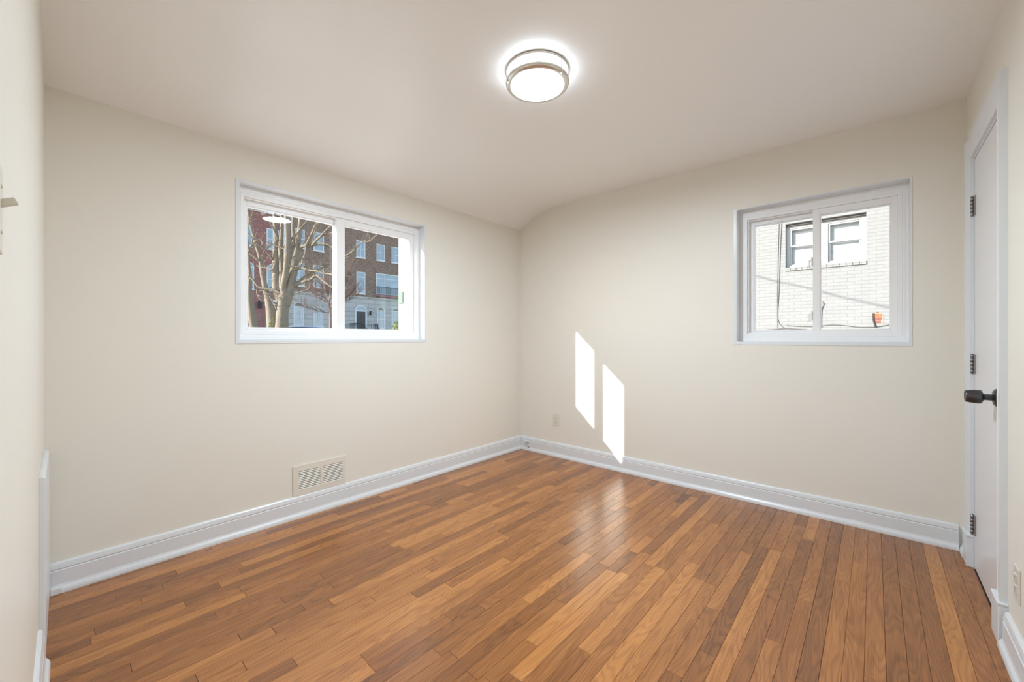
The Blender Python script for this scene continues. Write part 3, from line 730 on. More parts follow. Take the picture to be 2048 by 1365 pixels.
# supply register on wall_left
t = thing('wall_vent', 'beige louvred wall vent above the left baseboard', 'vent', (0, -2.075, 0.136))
vy0, vy1, vz0, vz1 = -2.248, -1.902, 0.137, 0.329
mb = MB()
ox0, ox1, oz0, oz1 = vy0 + 0.034, vy1 - 0.022, vz0 + 0.036, vz1 - 0.036
mid = (ox0 + ox1)/2 + 0.002
A = [vy0, ox0, mid - 0.010, mid + 0.010, ox1, vy1]; Z = [vz0, oz0, oz1, vz1]
for i in range(5):
    for j in range(3):
        if j == 1 and i in (1, 3): continue
        mb.box(0.0, A[i], Z[j], 0.008, A[i+1], Z[j+1])
fr = mb.build('frame', M['vent'], t)
weld(fr)
MB().box(0.0, vy0 - 0.003, vz0, 0.003, vy0, vz1 + 0.003).box(0, vy0, vz1, 0.003, vy1 + 0.003, vz1 + 0.003).box(0, vy1, vz0, 0.003, vy1 + 0.003, vz1).build('rim', M['vent'], fr, bevel=0.001)
for (a, b_) in ((A[1], A[2]), (A[3], A[4])):
    MB().box(0.0, a, oz0, 0.0008, b_, oz1).build('duct_opening', M['dark'], t)
    mb = MB()
    n_ = 11
    for k in range(n_):
        zc = oz0 + (k + 0.5)*(oz1 - oz0)/n_
        ph = (oz1 - oz0)/n_
        mb.loft([[(0.0025, y_, zc + ph*0.10), (0.0075, y_, zc - ph*0.42), (0.0085, y_, zc - ph*0.42), (0.0085, y_, zc - ph*0.30), (0.0035, y_, zc + ph*0.22)] for y_ in (a, b_)], smooth=False)
    mb.build('louvres', M['vent'], t)
for ys in (vy0 + 0.010, vy1 - 0.012):
    MB().lathe([(0.0035, 0.008), (0.003, 0.0095)], (0, ys, (vz0+vz1)/2), 'x', 12).build('screw', M['vent'], t)

# light switch near the left edge of the picture
sx_, sz_ = 1.89, 1.325
t = thing('light_switch', 'cream toggle light switch on the near left wall', 'switch', (sx_, yw(sx_), sz_))
def SW(a, d, z): return (sx_ + a, yw(sx_) + d, sz_ + z)
MB().box(*SW(-0.036, -0.001, -0.058), *SW(0.036, 0.0060, 0.058)).build('cover_plate', M['plate'], t, bevel=0.002)
MB().obox(SW(0, 0.0115, 0.010), 0.0095, 0.018, 0.010, Matrix.Rotation(R(24), 3, 'X')).build('toggle', M['plate'], t, bevel=0.0015)
for s in (-1, 1):
    MB().lathe([(0.0035, yw(sx_) + 0.005), (0.003, yw(sx_) + 0.0075)], (sx_, 0, sz_ + s*0.031), 'y', 10).build('screw', M['plate'], t)

# ------------------------------------------------------------------ ceiling lamp
lx, ly = 1.552, -1.711
t = thing('ceiling_light', 'round flush ceiling light with brushed nickel rings, switched on', 'ceiling light', (lx, ly, HC))
MB().lathe([(0.140, HC), (0.140, HC - 0.004), (0.0, HC - 0.004)], (lx, ly, 0), 'z', 64, False).build('canopy', M['nickel'], t)
MB().lathe([(0.146, HC - 0.0005), (0.152, HC - 0.0005), (0.1525, HC - 0.013), (0.146, HC - 0.013), (0.146, HC - 0.0005)], (lx, ly, 0), 'z', 72, False).build('upper_ring', M['nickel'], t)
MB().lathe([(0.141, HC - 0.004), (0.141, HC - 0.058)], (lx, ly, 0), 'z', 72, False).build('glass_drum', M['drum'], t)
MB().lathe([(0.134, HC - 0.0640), (0.128, HC - 0.0655), (0.080, HC - 0.0680), (0.0, HC - 0.0690)], (lx, ly, 0), 'z', 72, False).build('diffuser', M['lens'], t)
MB().lathe([(0.146, HC - 0.053), (0.152, HC - 0.053), (0.1530, HC - 0.060), (0.1500, HC - 0.0665), (0.142, HC - 0.0715), (0.129, HC - 0.0730), (0.127, HC - 0.0700), (0.134, HC - 0.0625), (0.146, HC - 0.056), (0.146, HC - 0.053)], (lx, ly, 0), 'z', 72, False).build('lower_ring', M['nickel'], t)
for ang in (116.4, -3.6, 236.4):
    a_ = R(ang); px_, py_ = lx + 0.1485*math.cos(a_), ly + 0.1485*math.sin(a_)
    pst = MB().tube([(px_, py_, HC - 0.004), (px_, py_, HC - 0.062)], 0.0032, 10).build('post', M['nickel'], t)
    qx, qy = lx + 0.150*math.cos(a_), ly + 0.150*math.sin(a_)
    MB().lathe([(0.0, HC - 0.080), (0.003, HC - 0.079), (0.0042, HC - 0.075), (0.004, HC - 0.070), (0.004, HC - 0.062), (0.0, HC - 0.062)], (qx, qy, 0), 'z', 14, False).build('finial', M['nickel'], pst)

# ================================================================== OUTSIDE
# ground: front yard, street, bank up to the houses opposite; side yard
GP = [(-0.25, 0.35), (-8.0, 0.35), (-12.5, 0.33), (-12.6, 0.30)]
def strip(name, prof, y0, y1, m):
    mb = MB()
    for (x0, z0), (x1, z1) in zip(prof[:-1], prof[1:]):
        mb.loft([[(x0, y0, z0), (x0, y1, z0), (x0, y1, z0 - 0.3), (x0, y0, z0 - 0.3)], [(x1, y0, z1), (x1, y1, z1), (x1, y1, z1 - 0.3), (x1, y0, z1 - 0.3)]], smooth=False)
    return struct(mb.build(name, m))
strip('ground_front_yard', [(-0.25, 0.35), (-7.0, 0.35)], -45, 70, M['bounce_ground'])
strip('ground_front_lawn', [(-7.0, 0.35), (-15.5, 0.33)], -45, 70, M['grass'])
strip('ground_street', [(-15.5, 0.28), (-26.0, 0.28)], -45, 70, M['asphalt'])
strip('ground_far_walk', [(-26.0, 0.42), (-28.0, 0.50)], -45, 70, M['concrete'])
strip('ground_far_bank', [(-28.0, 0.50), (-34.0, 1.55), (-46.0, 1.55)], -45, 70, M['grass'])
struct(MB().box(-0.25, 0.25, 0.05, 20, 6.9, 0.35).build('ground_side_yard', M['bounce_ground']))

# ---- houses opposite (facade plane x = FX, facing +x)
FX = -34.0
def house_window(root, y0, y1, z0, z1, cols=2, rows=2, arch=False, transom=False, dark_fan=True, curtain=False, fw=0.07):
    mb = MB()
    x0, x1 = FX - 0.02, FX + 0.05
    zt = z1
    if arch: zt = z1 - (y1 - y0)/2*0.85
    mb.box(x0, y0, z0, x1, y0 + fw, zt).box(x0, y1 - fw, z0, x1, y1, zt)
    mb.box(x0, y0 + fw, z0, x1, y1 - fw, z0 + fw).box(x0, y0 + fw, zt - fw, x1, y1 - fw, zt)
    mb.box(x0, y0 - 0.06, z0 - 0.08, x1 + 0.04, y1 + 0.06, z0)
    if arch:
        cy, r = (y0 + y1)/2, (y1 - y0)/2
        N = 14
        for k in range(N):
            a, b = math.pi*k/N, math.pi*(k+1)/N
            mb.loft([[(x1, cy + r*math.cos(q), zt + 0.85*r*math.sin(q)), (x1, cy + (r - fw)*math.cos(q), zt + 0.85*(r - fw)*math.sin(q)),
                      (x0, cy + (r - fw)*math.cos(q), zt + 0.85*(r - fw)*math.sin(q)), (x0, cy + r*math.cos(q), zt + 0.85*r*math.sin(q))] for q in (a, b)], smooth=False)
    f = mb.build('window', M['housetrim'], root)
    pn = MB(); xp = FX + 0.015
    pn.box(FX - 0.01, y0 + fw, z0 + fw, xp, y1 - fw, zt - fw)
    pn.build('pane', M['housewin'], f)
    if arch:
        ar = []
        cy, r = (y0 + y1)/2, (y1 - y0)/2 - fw
        ring = [(cy + r*math.cos(math.pi*k/14), zt + 0.85*r*math.sin(math.pi*k/14)) for k in range(15)]
        MB().loft([[(FX - 0.01, a, b) for a, b in ring], [(xp, a, b) for a, b in ring]], smooth=False).build('fanlight', M['carglass'] if dark_fan else M['housewin'], f)
    mm = MB(); xm = FX + 0.03
    iw, ih = (y1 - y0 - 2*fw), (zt - z0 - 2*fw)
    for k in range(1, cols): 
        yy = y0 + fw + iw*k/cols; mm.box(xp, yy - 0.018, z0 + fw, xm, yy + 0.018, zt - fw)
    for k in range(1, rows):
        zz = z0 + fw + ih*k/rows; mm.box(xp, y0 + fw, zz - 0.022, xm + 0.004, y1 - fw, zz + 0.022)
    if transom:
        zz = zt - 0.5; mm.box(xp, y0 + fw, zz - 0.03, xm + 0.005, y1 - fw, zz + 0.03)
    mm.build('muntins', M['housetrim'], f)
    if curtain:
        cu = MB()
        for side in (0, 1):
            ys = y0 + fw if side == 0 else y1 - fw
            sg = 1 if side == 0 else -1
            zt_, zb_ = zt - fw, z0 + fw
            zm = (zt_ + zb_)/2
            cu.quad((xp + 0.002, ys, zt_), (xp + 0.002, ys + sg*iw*0.46, zt_), (xp + 0.002, ys + sg*iw*0.30, zm + 0.2), (xp + 0.002, ys, zm + 0.1))
            cu.quad((xp + 0.002, ys, zm + 0.1), (xp + 0.002, ys + sg*iw*0.30, zm + 0.2), (xp + 0.002, ys + sg*iw*0.46, zb_), (xp + 0.002, ys, zb_))
        cu.build('curtain', M['curtain'], f, fix=False)
    return f

# brown brick house
YB0, YB1, ZB = 10.0, 26.0, 1.55
bh = thing('brick_house', 'brown brick townhouse with a pale stone ground floor across the street', 'building', (FX - 4, 18, ZB))
MB().box(FX - 9, YB0, 5.14, FX, YB1, 14.6).build('wall', M['brownbrick'], bh)
MB().box(FX - 9, YB0, ZB - 0.3, FX, YB1, 5.02).build('stone_base', M['stone'], bh)
MB().box(FX - 9, YB0, 5.02, FX + 0.10, YB1, 5.14).build('stone_band', M['stone'], bh)
MB().box(FX - 9.2, YB0 - 0.1, 14.6, FX + 0.35, YB1 + 0.1, 15.1).build('cornice', M['housetrim'], bh)
for (a, b_) in ((10.45, 11.36), (12.12, 13.01), (16.07, 16.97), (18.18, 19.08), (19.86, 20.74), (22.6, 23.5)):
    house_window(bh, a, b_, 8.85, 10.47)
for (a, b_) in ((10.45, 11.36), (12.12, 13.0), (22.6, 23.5)):
    house_window(bh, a, b_, 5.62, 7.58, cols=2, rows=3)
house_window(bh, 16.08, 16.97, 5.42, 7.48, cols=1, rows=1, transom=True)
tr = house_window(bh, 18.13, 20.83, 5.50, 7.58, cols=3, rows=1, transom=True, fw=0.09)
mb = MB()
mb.box(FX + 0.16, 18.05, 6.22, FX + 0.20, 20.92, 6.26).box(FX + 0.16, 18.05, 5.46, FX + 0.20, 20.92, 5.50)
mb.box(FX, 18.05, 6.22, FX + 0.2, 18.09, 6.26).box(FX, 20.88, 6.22, FX + 0.2, 20.92, 6.26)
for k in range(25):
    yy = 18.07 + k*0.1185; mb.box(FX + 0.17, yy - 0.011, 5.5, FX + 0.19, yy + 0.011, 6.22)
mb.build('balcony_railing', M['iron'], bh)
MB().box(FX, 18.0, 5.25, FX + 0.2, 20.95, 5.46).build('sill', M['redbrick'], bh)
for (a, b_) in ((18.24, 19.04), (19.89, 20.70)):
    house_window(bh, a, b_, 2.14, 4.26, arch=True)
house_window(bh, 10.47, 11.30, 2.18, 4.25, arch=True, curtain=True)
house_window(bh, 12.12, 12.95, 2.17, 3.92, curtain=True)
# entrance
mb = MB()
mb.box(FX, 15.92, 1.6, FX + 0.09, 16.05, 3.78).box(FX, 16.97, 1.6, FX + 0.09, 17.10, 3.78).box(FX, 16.05, 3.70, FX + 0.09, 16.97, 3.82)
cy, r, N = 16.51, 0.59, 16
for k in range(N):
    q0, q1 = math.pi*k/N, math.pi*(k+1)/N
    mb.loft([[(FX + 0.09, cy + r*math.cos(q), 3.80 + 0.8*r*math.sin(q)), (FX + 0.09, cy + (r-0.12)*math.cos(q), 3.80 + 0.8*(r-0.12)*math.sin(q)),
              (FX, cy + (r-0.12)*math.cos(q), 3.80 + 0.8*(r-0.12)*math.sin(q)), (FX, cy + r*math.cos(q), 3.80 + 0.8*r*math.sin(q))] for q in (q0, q1)], smooth=False)
ef = mb.build('door_surround', M['housetrim'], bh)
ring = [(cy + 0.46*math.cos(math.pi*k/14), 3.82 + 0.8*0.46*math.sin(math.pi*k/14)) for k in range(15)]
MB().loft([[(FX, a, b_) for a, b_ in ring], [(FX + 0.045, a, b_) for a, b_ in ring]], smooth=False).build('fanlight', M['housewin'], ef)
dd = MB().box(FX, 16.05, 1.6, FX + 0.05, 16.97, 3.70).build('front_door', simple('dark_grey_door', (0.035, 0.04, 0.05), 0.4), bh)
mb = MB()
for (a, b_, c_, d_) in ((16.13, 16.46, 1.75, 2.4), (16.56, 16.89, 1.75, 2.4), (16.13, 16.46, 2.55, 3.5), (16.56, 16.89, 2.55, 3.5)):
    mb.box(FX + 0.05, a, c_, FX + 0.062, b_, d_)
mb.build('panels', simple('dark_door_panel', (0.05, 0.055, 0.065), 0.5), dd)
# lantern beside the door
lt = MB().box(FX + 0.05, 17.42, 3.40, FX + 0.22, 17.60, 3.68).build('wall_lantern', M['iron'], bh)
MB().lathe([(0.13, 3.68), (0.03, 3.80)], (FX + 0.135, 17.51, 0), 'z', 10).build('lantern_cap', M['iron'], lt)
# stoop with iron rails
sp = MB()
sp.box(FX, 15.4, 1.2, FX + 1.4, 17.6, 1.6)
for k in range(4): sp.box(FX + 1.4 + 0.3*k, 15.8, 0.9, FX + 1.7 + 0.3*k, 17.2, 1.6 - 0.17*(k+1))
sp.build('stoop', M['concrete'], bh)
for side, (ya, yb) in enumerate(((15.42, 15.80), (17.2, 18.1))):
    mb = MB()
    ys = 15.44 if side == 0 else 17.56
    mb.tube([(FX + 0.03, ys, 2.52), (FX + 1.3, ys, 2.52)], 0.03, 8).tube([(FX + 1.3, ys, 2.54), (FX + 1.3, ys, 1.6)], 0.035, 8)
    mb.tube([(FX + 0.03, ys, 2.38), (FX + 1.3, ys, 2.38)], 0.02, 8)
    for k in range(11): mb.tube([(FX + 0.1 + 0.115*k, ys, 1.6), (FX + 0.1 + 0.115*k, ys, 2.5)], 0.011, 6)
    yr = 15.85 if side == 0 else 17.15
    mb.tube([(FX + 1.3, ys, 2.52), (FX + 1.4, yr, 2.52), (FX + 2.6, yr, 1.85)], 0.028, 8)
    for k in range(8): 
        f_ = k/7; mb.tube([(FX + 1.4 + 1.2*f_, yr, 1.5 - 0.6*f_), (FX + 1.4 + 1.2*f_, yr, 2.52 - 0.67*f_)], 0.011, 6)
    mb.build('stair_railing', M['iron'], bh)

# red brick house
rh = thing('brick_house', 'red brick townhouse with arched windows behind the bare tree', 'building', (FX - 4, 3, 1.55))
MB().box(FX - 9, -8, 1.25, FX, YB0 - 0.02, 11.22).build('wall', M['redbrick'], rh)
MB().box(FX - 9.1, -8, 11.22, FX + 0.16, YB0 - 0.02, 11.34).build('cornice', M['housetrim'], rh)
MB().box(FX - 9.1, -8, 11.34, FX + 0.30, 8.25, 11.56).build('gutter', M['slate'], rh)
for (a, b_) in ((4.2, 5.1), (6.45, 7.37), (8.42, 9.32)):
    house_window(rh, a, b_, 8.38, 10.05)
for (a, b_) in ((4.3, 5.2), (6.60, 7.52), (8.42, 9.30)):
    house_window(rh, a, b_, 5.05, 7.18, arch=True, dark_fan=False)
house_window(rh, 6.2, 7.1, 2.1, 4.1, arch=True)
MB().box(FX, 8.36, 1.5, FX + 0.06, 9.40, 4.3).build('door_surround', M['housetrim'], rh)
MB().box(FX, 8.46, 1.5, FX + 0.08, 9.30, 4.1).build('front_door', M['carglass'], rh)
lt = MB().box(FX + 0.03, 7.78, 3.55, FX + 0.22, 8.02, 4.0).build('wall_lantern', M['iron'], rh)
MB().lathe([(0.14, 4.0), (0.03, 4.15)], (FX + 0.125, 7.90, 0), 'z', 10).build('lantern_cap', M['iron'], lt)
MB().tube([(FX + 0.06, 9.72, 6.1), (FX + 0.06, 9.72, 11.3)], 0.06, 8).build('downspout', M['housetrim'], rh)

# white pole leaning by the stoop
mb = MB().tube([(-30.0, 15.56, 0.85), (-30.0, 15.39, 3.46)], 0.035, 8)
tag(mb.build('white_pole', M['whitepaint']), 'thin white pole leaning in front of the stone ground floor', 'pole')

# ---- car parked on the street, only its roof clears the sill
car = thing('parked_car', 'pale blue car parked on the street, roof just above the sill', 'car', (-20.0, 5.4, 0.28))
def sec(y, half, zb, zt, k=0.16):
    return [(-20 - half, y, zb), (-20 + half, y, zb), (-20 + half, y, zb + (zt-zb)*0.6), (-20 + half - k*0.4, y, zt - 0.03), (-20 + half - k, y, zt), (-20 - half + k, y, zt), (-20 - half + k*0.4, y, zt - 0.03), (-20 - half, y, zb + (zt-zb)*0.6)]
G = 0.28
bd = MB().loft([sec(3.05, 0.72, G+0.35, G+0.72), sec(3.25, 0.85, G+0.22, G+0.85), sec(4.1, 0.88, G+0.2, G+0.98), sec(5.4, 0.88, G+0.2, G+1.0), sec(6.9, 0.88, G+0.2, G+1.0), sec(7.4, 0.85, G+0.22, G+0.92), sec(7.6, 0.75, G+0.35, G+0.75)])
bo = bd.build('body', M['carbody'], car)
MB().loft([sec(3.95, 0.80, G+0.95, G+1.0, 0.1), sec(4.6, 0.70, G+0.95, G+1.40, 0.12), sec(5.4, 0.70, G+0.95, G+1.455, 0.12), sec(6.3, 0.70, G+0.95, G+1.44, 0.12), sec(7.2, 0.76, G+0.95, G+1.02, 0.1)]).build('windows', M['carglass'], car)
MB().loft([sec(4.55, 0.62, G+1.40, G+1.425, 0.05), sec(4.9, 0.66, G+1.43, G+1.475, 0.05), sec(5.5, 0.66, G+1.44, G+1.515, 0.05), sec(6.1, 0.66, G+1.43, G+1.49, 0.05), sec(6.6, 0.60, G+1.38, G+1.42, 0.05)]).build('roof', M['carbody'], car)
for yy in (3.95, 6.75):
    for sx in (-1, 1):
        MB().lathe([(0.20, -0.11), (0.31, -0.10), (0.325, -0.06), (0.325, 0.06), (0.31, 0.10), (0.20, 0.11)], (-20 + sx*0.79, yy, G + 0.325), 'x', 24).build('wheel', M['rubber'], car)

# ---- bare street tree with several trunks
tt = thing('bare_tree', 'large bare multi-trunked tree outside the left window', 'tree', (-12.5, 2.2, 0.33))
rt_ = random.Random(3)
tw = MB()
def jitter(p, s): return (p[0] + rt_.uniform(-s, s), p[1] + rt_.uniform(-s, s), p[2] + rt_.uniform(-s, s))
def twig(mb, p, d, ln, r, depth):
    p = Vector(p); d = Vector(d).normalized()
    pts = [p]; n_ = 4
    for k in range(n_):
        d = (d + Vector((rt_.uniform(-.35,.35), rt_.uniform(-.35,.35), rt_.uniform(-.2,.35)))).normalized()
        pts.append(pts[-1] + d*ln/n_)
    mb.tube(pts, [r*(1 - 0.75*k/n_) for k in range(n_+1)], 5)
    if depth > 0:
        for k in range(2 if depth > 1 else 1):
            q = pts[rt_.randint(1, n_-1)]
            dd_ = (d + Vector((rt_.uniform(-.8,.8), rt_.uniform(-.8,.8), rt_.uniform(-.3,.7)))).normalized()
            twig(mb, q, dd_, ln*rt_.uniform(.5,.75), r*0.6, depth-1)
for kind, pts in TREE:
    if kind == 'trunk':
        x, y, z, r = pts[0]
        pts = [(x, y, 0.25, r*1.35), (x, y, (0.25 + z)/2, r*1.08)] + pts
    sm = smooth_path(pts, 4)
    mb = MB().tube([q[:3] for q in sm], [max(q[3], 0.004) for q in sm], 12 if kind != 'branch' else 8)
    # knobbly bark
    am = 0.10 if kind != 'branch' else 0.0
    if am:
        nv = []
        ctr = [Vector(q[:3]) for q in sm]; k_ = 12
        for i, v in enumerate(mb.v):
            c_ = ctr[min(i//k_, len(ctr)-1)]; v = Vector(v)
            s_ = 1 + am*(noise.noise(v*3.0) + 0.5*noise.noise(v*9.0))
            nv.append(tuple(c_ + (v - c_)*s_))
        mb.v = nv
    mb.build(kind, M['bark'], tt)
    if kind == 'branch':
        for k in range(3, len(sm) - 1):
            if rt_.random() < 0.5:
                p = Vector(sm[k][:3]); d = Vector(sm[k+1][:3]) - p
                d = d.normalized() + Vector((rt_.uniform(-.9,.9), rt_.uniform(-.9,.9), rt_.uniform(-.2,1.0)))
                twig(tw, p, d, rt_.uniform(0.2, 0.6), 0.0095, 2)
tag(tw.build('twigs', M['bark'], tt), kind='stuff')
# ivy shoots on the left trunk
iv = thing('ivy_plant', 'small tuft of light green ivy climbing the tree trunk', 'plant', (-12.2, 1.62, 0.3))
lf = MB()
mb = MB()
for k in range(3):
    bx_, by_ = -12.20 + 0.02*k, 1.56 + 0.06*k
    mb.tube(smooth_path([(bx_, by_, 0.33), (bx_ + 0.03, by_ + 0.01, 0.9), (bx_ + 0.01, by_ - 0.01, 1.4), (bx_ + 0.03, by_ + 0.02, 1.72)], 3), 0.006, 5)
mb.build('stem', M['twig'], iv)
def leaf(mb, p, s, rn):
    rot = Matrix.Rotation(rn.uniform(0, 6.28), 3, 'Z') @ Matrix.Rotation(rn.uniform(-1.1, 1.1), 3, 'X')
    q = [rot @ Vector(v)*s + Vector(p) for v in ((-0.5, 0, 0), (0, -0.32, 0.06), (0.5, 0, -0.05), (0, 0.32, 0.06))]
    mb.quad(*q)
for k in range(150):
    z = rt_.uniform(1.0, 1.78)
    leaf(lf, (-12.19 + rt_.gauss(0, 0.05), 1.62 + rt_.gauss(0, 0.06)*(1.2 - (z-1.0)*0.8), z), rt_.uniform(0.05, 0.09), rt_)
tag(lf.build('leaves', M['leaf'], iv, fix=False), kind='stuff')

# ---- smaller fine-twigged tree farther down the street
t2 = thing('small_bare_tree', 'small bare tree with a haze of fine twigs before the stone ground floor', 'tree', (-21.1, 7.66, 0.28))
rt_ = random.Random(21)
base = [(-21.1, 7.66, 0.25, 0.10), (-21.08, 7.67, 1.6, 0.085), (-21.09, 7.67, 2.6, 0.075), (-21.14, 7.62, 3.2, 0.065), (-21.05, 7.70, 4.0, 0.045), (-21.0, 7.72, 5.0, 0.02)]
sm = smooth_path(base, 4)
MB().tube([q[:3] for q in sm], [q[3] for q in sm], 10).build('trunk', M['twig'], t2)
tw = MB()
fwx, fwy = 0.75, 0.66       # roughly across the view
for (z0_, dx_, zz, ln, r) in ((2.62, -1.0, 0.05, 1.5, 0.035), (3.15, -1.0, 0.25, 1.7, 0.04), (3.2, -0.9, 0.8, 1.6, 0.035), (3.3, -0.4, 1.1, 1.5, 0.03), (3.0, 1.0, 0.2, 1.6, 0.035), (2.9, 0.9, 0.55, 1.8, 0.04), (3.4, 0.7, 1.0, 1.8, 0.035), (3.7, 0.3, 1.2, 1.5, 0.03), (3.9, 0.9, 0.7, 1.5, 0.025), (3.6, -0.7, 0.9, 1.4, 0.025), (2.8, 0.6, 0.5, 1.6, 0.03), (3.1, 1.0, 0.75, 2.1, 0.035)):
    dep = rt_.uniform(-0.5, 0.5)
    d = Vector((dx_*fwx - dep*fwy, dx_*fwy + dep*fwx, zz)).normalized()
    p0 = Vector((-21.1, 7.66, z0_))
    pts = [p0]
    for k in range(5):
        d = (d + Vector((rt_.uniform(-.12,.12), rt_.uniform(-.12,.12), rt_.uniform(0,.14)))).normalized()
        pts.append(pts[-1] + d*ln/5)
    MB().tube(pts, [r*(1 - 0.75*k/5) for k in range(6)], 6).build('branch', M['twig'], t2)
    for k in range(1, 6):
        for j in range(5):
            dd_ = d + Vector((rt_.uniform(-.8,.8), rt_.uniform(-.8,.8), rt_.uniform(-.35,.8)))
            twig(tw, pts[k], dd_, rt_.uniform(0.5, 1.1), 0.013, 2)
tag(tw.build('twigs', M['twig'], t2, ), kind='stuff')

# ---- shrub in the yard
sh = thing('garden_shrub', 'sunlit yellow-green shrub at the lower right of the left window', 'shrub', (-5.0, 1.86, 0.35))
rs = random.Random(8)
mb = MB()
for k in range(9):
    a_ = rs.uniform(0, 6.28); q = rs.uniform(0.1, 0.34)
    mb.tube(smooth_path([(-5.0, 1.86, 0.33), (-5 + 0.4*q*math.cos(a_), 1.86 + 0.4*q*math.sin(a_), 0.8), (-5 + q*math.cos(a_), 1.86 + q*math.sin(a_), 1.3)], 3), 0.010, 5)
mb.build('stem', M['twig'], sh)
lf = MB()
for k in range(2600):
    a_ = rs.uniform(0, 6.28); z = rs.uniform(0.55, 1.52); rad = 0.36*math.sqrt(max(0.02, 1 - ((z - 1.0)/0.56)**2))
    q = rad*math.sqrt(rs.random())*rs.uniform(0.8, 1.15)
    leaf(lf, (-5.0 + q*math.cos(a_), 1.88 + q*math.sin(a_), z), rs.uniform(0.035, 0.065), rs)
tag(lf.build('leaves', M['leaf'], sh, fix=False), kind='stuff')

# ---- the neighbour's white painted brick house (wall plane y = NY, facing -y)
NY = 6.9
nh = thing('white_brick_house', 'white painted brick house wall outside the right window', 'building', (2.5, NY + 2, 0.35))
NO = (1.391, 2.666, 2.615, 3.525)
o = wall_hole(-6.0, 10.0, 0.0, 7.0, NO, 'y', NY, NY + 0.5).build('wall', [M['whitebrick']], nh); weld(o)
# lintel; its dark colour paints in the shade at the head of the recess
MB().box(NO[0], NY + 0.055, NO[3] - 0.040, NO[1], NY + 0.2, NO[3]).build('lintel', simple('shade_dark_lintel', (0.07, 0.068, 0.065), 0.7), nh)
# rowlock sill
mb = MB(); rs = random.Random(4)
n_ = 13
for k in range(n_):
    a = 1.385 + k*(2.675 - 1.385)/n_
    b_ = a + (2.675 - 1.385)/n_ - 0.008
    j = rs.uniform(-0.002, 0.003)
    mb.loft([[(a, NY - 0.03 + j, 2.545), (a, NY + 0.12, 2.545), (a, NY + 0.12, 2.625), (a, NY - 0.03 + j, 2.608)], [(b_, NY - 0.03 + j, 2.545), (b_, NY + 0.12, 2.545), (b_, NY + 0.12, 2.625), (b_, NY - 0.03 + j, 2.608)]], smooth=False)
so = mb.build('brick_sill', M['whitebrick'], nh, bevel=0.004)
MB().box(1.385, NY - 0.018, 2.551, 2.672, NY + 0.1, 2.604).build('sill_mortar', M['whitebrick'], so)
# twin double-hung window, set back in the opening
FD = NY + 0.115
wf = MB()
x0, x1, z0, z1 = NO[0], NO[1], 2.625, NO[3] - 0.040
wf.box(x0, FD, z0, x0 + 0.055, FD + 0.10, z1).box(x1 - 0.070, FD, z0, x1, FD + 0.10, z1)
wf.box(x0 + 0.055, FD, z1 - 0.05, x1 - 0.07, FD + 0.10, z1).box(x0 + 0.055, FD, z0, x1 - 0.07, FD + 0.10, z0 + 0.035)
wf.box(1.965, FD - 0.01, z0 + 0.035, 2.085, FD + 0.10, z1 - 0.05)
wfo = wf.build('window', M['whitepaint'], nh, bevel=0.004)
for (a, b_) in ((x0 + 0.055, 1.965), (2.085, x1 - 0.07)):
    mz = 3.055
    for (s0, s1, dd_) in ((mz, z1 - 0.05, 0.020), (z0 + 0.035, mz + 0.025, 0.050)):
        mb = MB(); sw = 0.034
        mb.box(a, FD + dd_, s0, a + sw, FD + dd_ + 0.03, s1).box(b_ - sw, FD + dd_, s0, b_, FD + dd_ + 0.03, s1)
        mb.box(a + sw, FD + dd_, s1 - 0.03, b_ - sw, FD + dd_ + 0.03, s1).box(a + sw, FD + dd_, s0, b_ - sw, FD + dd_ + 0.03, s0 + 0.032)
        so = mb.build('sash', M['whitepaint'], wfo, bevel=0.003)
    gm = MB().quad((a, FD + 0.065, z0 + 0.03), (b_, FD + 0.065, z0 + 0.03), (b_, FD + 0.065, z1 - 0.05), (a, FD + 0.065, z1 - 0.05))
    gm.build('pane', M['glass'], wfo, fix=False)
    bl = MB()
    zz = z0 + 0.04
    while zz < z1 - 0.06:
        bl.obox(((a + b_)/2, FD + 0.135, zz), b_ - a - 0.01, 0.052, 0.003, Matrix.Rotation(R(-52), 3, 'X'))
        zz += 0.046
    bl.build('blind', M['blind'], wfo)
MB().box(NO[0], NY + 0.30, NO[2], NO[1], NY + 0.32, NO[3]).build('inner_room', M['blind'], nh)
# patch of bare brick where paint is missing
bp = MB().box(2.752, NY - 0.004, 1.425, 2.900, NY + 0.01, 1.612).build('bare_patch', M['mortar'], nh)
mb = MB()
for (a, b_, c_, d_) in ((2.764, 2.846, 1.550, 1.603), (2.856, 2.886, 1.555, 1.600)):
    mb.box(a, NY - 0.010, c_, b_, NY, d_)
mb.build('bare_brick', M['orange'], bp, bevel=0.004)
mb = MB()
for (a, b_, c_, d_) in ((2.768, 2.884, 1.492, 1.538), (2.790, 2.870, 1.432, 1.476), (2.808, 2.836, 1.618, 1.640)):
    mb.box(a, NY - 0.009, c_, b_, NY, d_)
mb.build('bare_brick', M['rust'], bp, bevel=0.004)

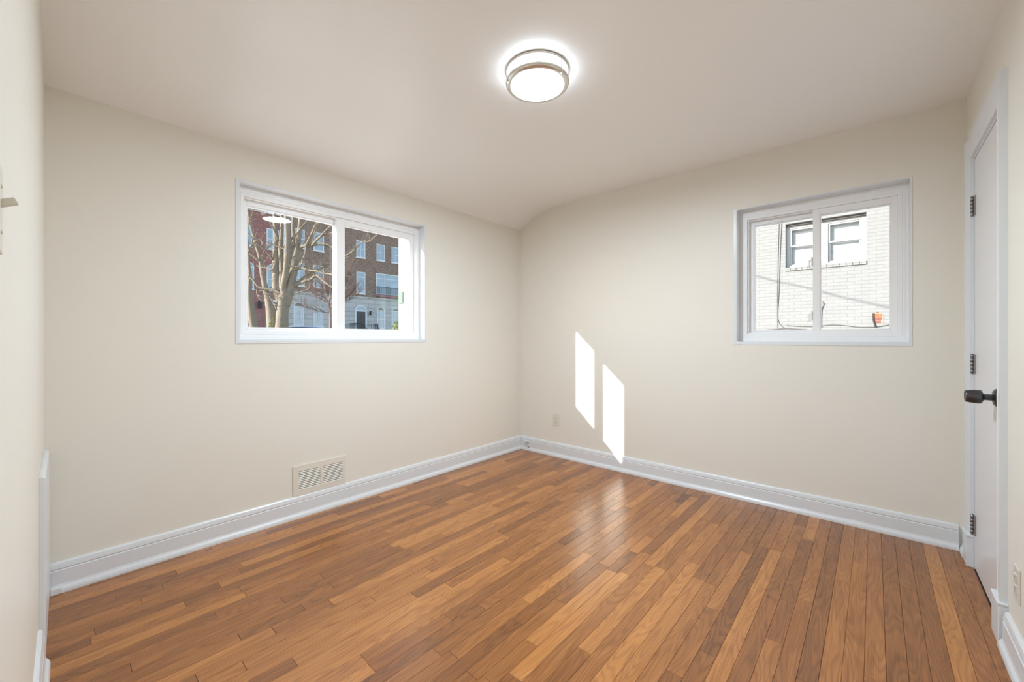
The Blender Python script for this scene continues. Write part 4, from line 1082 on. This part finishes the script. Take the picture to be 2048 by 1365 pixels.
# cables stapled to the neighbour's wall
def cable(pts, r, m, label):
    sm = smooth_path([tuple(p) for p in pts], 5)
    return tag(MB().tube(sm, r, 8).build('wall_cable', m), label, 'cable', 'cables on the white brick wall')
cy_ = NY - 0.012
cable([(1.345, cy_, 4.6), (1.329, cy_, 3.74), (1.300, cy_, 3.0), (1.277, cy_, 2.18), (1.258, cy_, 1.80), (1.252, cy_, 1.63), (1.262, cy_, 1.53), (1.285, cy_, 1.465), (1.33, cy_, 1.40), (1.38, cy_, 1.36)], 0.006, M['cable'], 'grey cable running down the white brick left of its window')
MB_ = cable([(1.300, cy_, 4.6), (1.280, cy_, 3.74), (1.262, cy_, 3.0), (1.248, cy_, 2.18), (1.246, cy_, 1.75), (1.250, cy_, 1.45), (1.252, cy_, 1.10)], 0.006, M['palecable'], 'thin straight pale cable just left of the curved grey cable')
cable([(1.05, cy_, 1.330), (1.19, cy_, 1.336), (1.38, cy_, 1.352), (1.55, cy_, 1.342), (1.75, cy_, 1.326)], 0.008, M['cable'], 'dark cable lying low along the white brick under the left pane')
cable([(1.40, cy_, 1.416), (1.6, cy_, 1.398), (1.83, cy_, 1.388), (1.98, cy_, 1.396), (2.17, cy_, 1.412), (2.35, cy_, 1.397), (2.57, cy_, 1.360), (2.80, cy_, 1.362), (3.01, cy_, 1.404), (3.3, cy_, 1.47)], 0.007, M['cable'], 'long sagging cable along the foot of the white brick wall')
cable([(2.010, cy_, 1.884), (2.026, cy_, 1.84), (2.022, cy_, 1.80), (1.998, cy_, 1.73), (1.990, cy_, 1.60), (1.987, cy_, 1.45), (1.990, cy_, 1.38), (2.005, cy_, 1.36)], 0.009, M['cable'], 'short black cable hanging from a hole in the white brick')
cable([(2.768, cy_ - 0.01, 1.612), (2.765, cy_ - 0.01, 1.55), (2.769, cy_ - 0.01, 1.48), (2.782, cy_ - 0.01, 1.42), (2.800, cy_ - 0.01, 1.355)], 0.013, M['black'], 'thick black cable beside the bare orange bricks')

# overhead service wire whose shadow crosses the white wall
def lift(x, z, t=5.0): return (x - 0.552*t, NY - t, z + 0.516*t)
pts = [lift(x, z) for x, z in ((-6.5, 5.6), (-1.5, 3.45), (0.83, 2.516), (1.175, 2.369), (1.489, 2.265), (1.821, 2.150), (2.04, 2.056), (2.39, 1.92), (2.70, 1.81), (2.974, 1.714), (4.5, 1.2), (9.0, -0.3))]
sm = smooth_path(pts, 4)
tag(MB().tube(sm, 0.011, 8).build('service_wire', M['cable']), 'black overhead service wire slung between the two houses', 'wire')
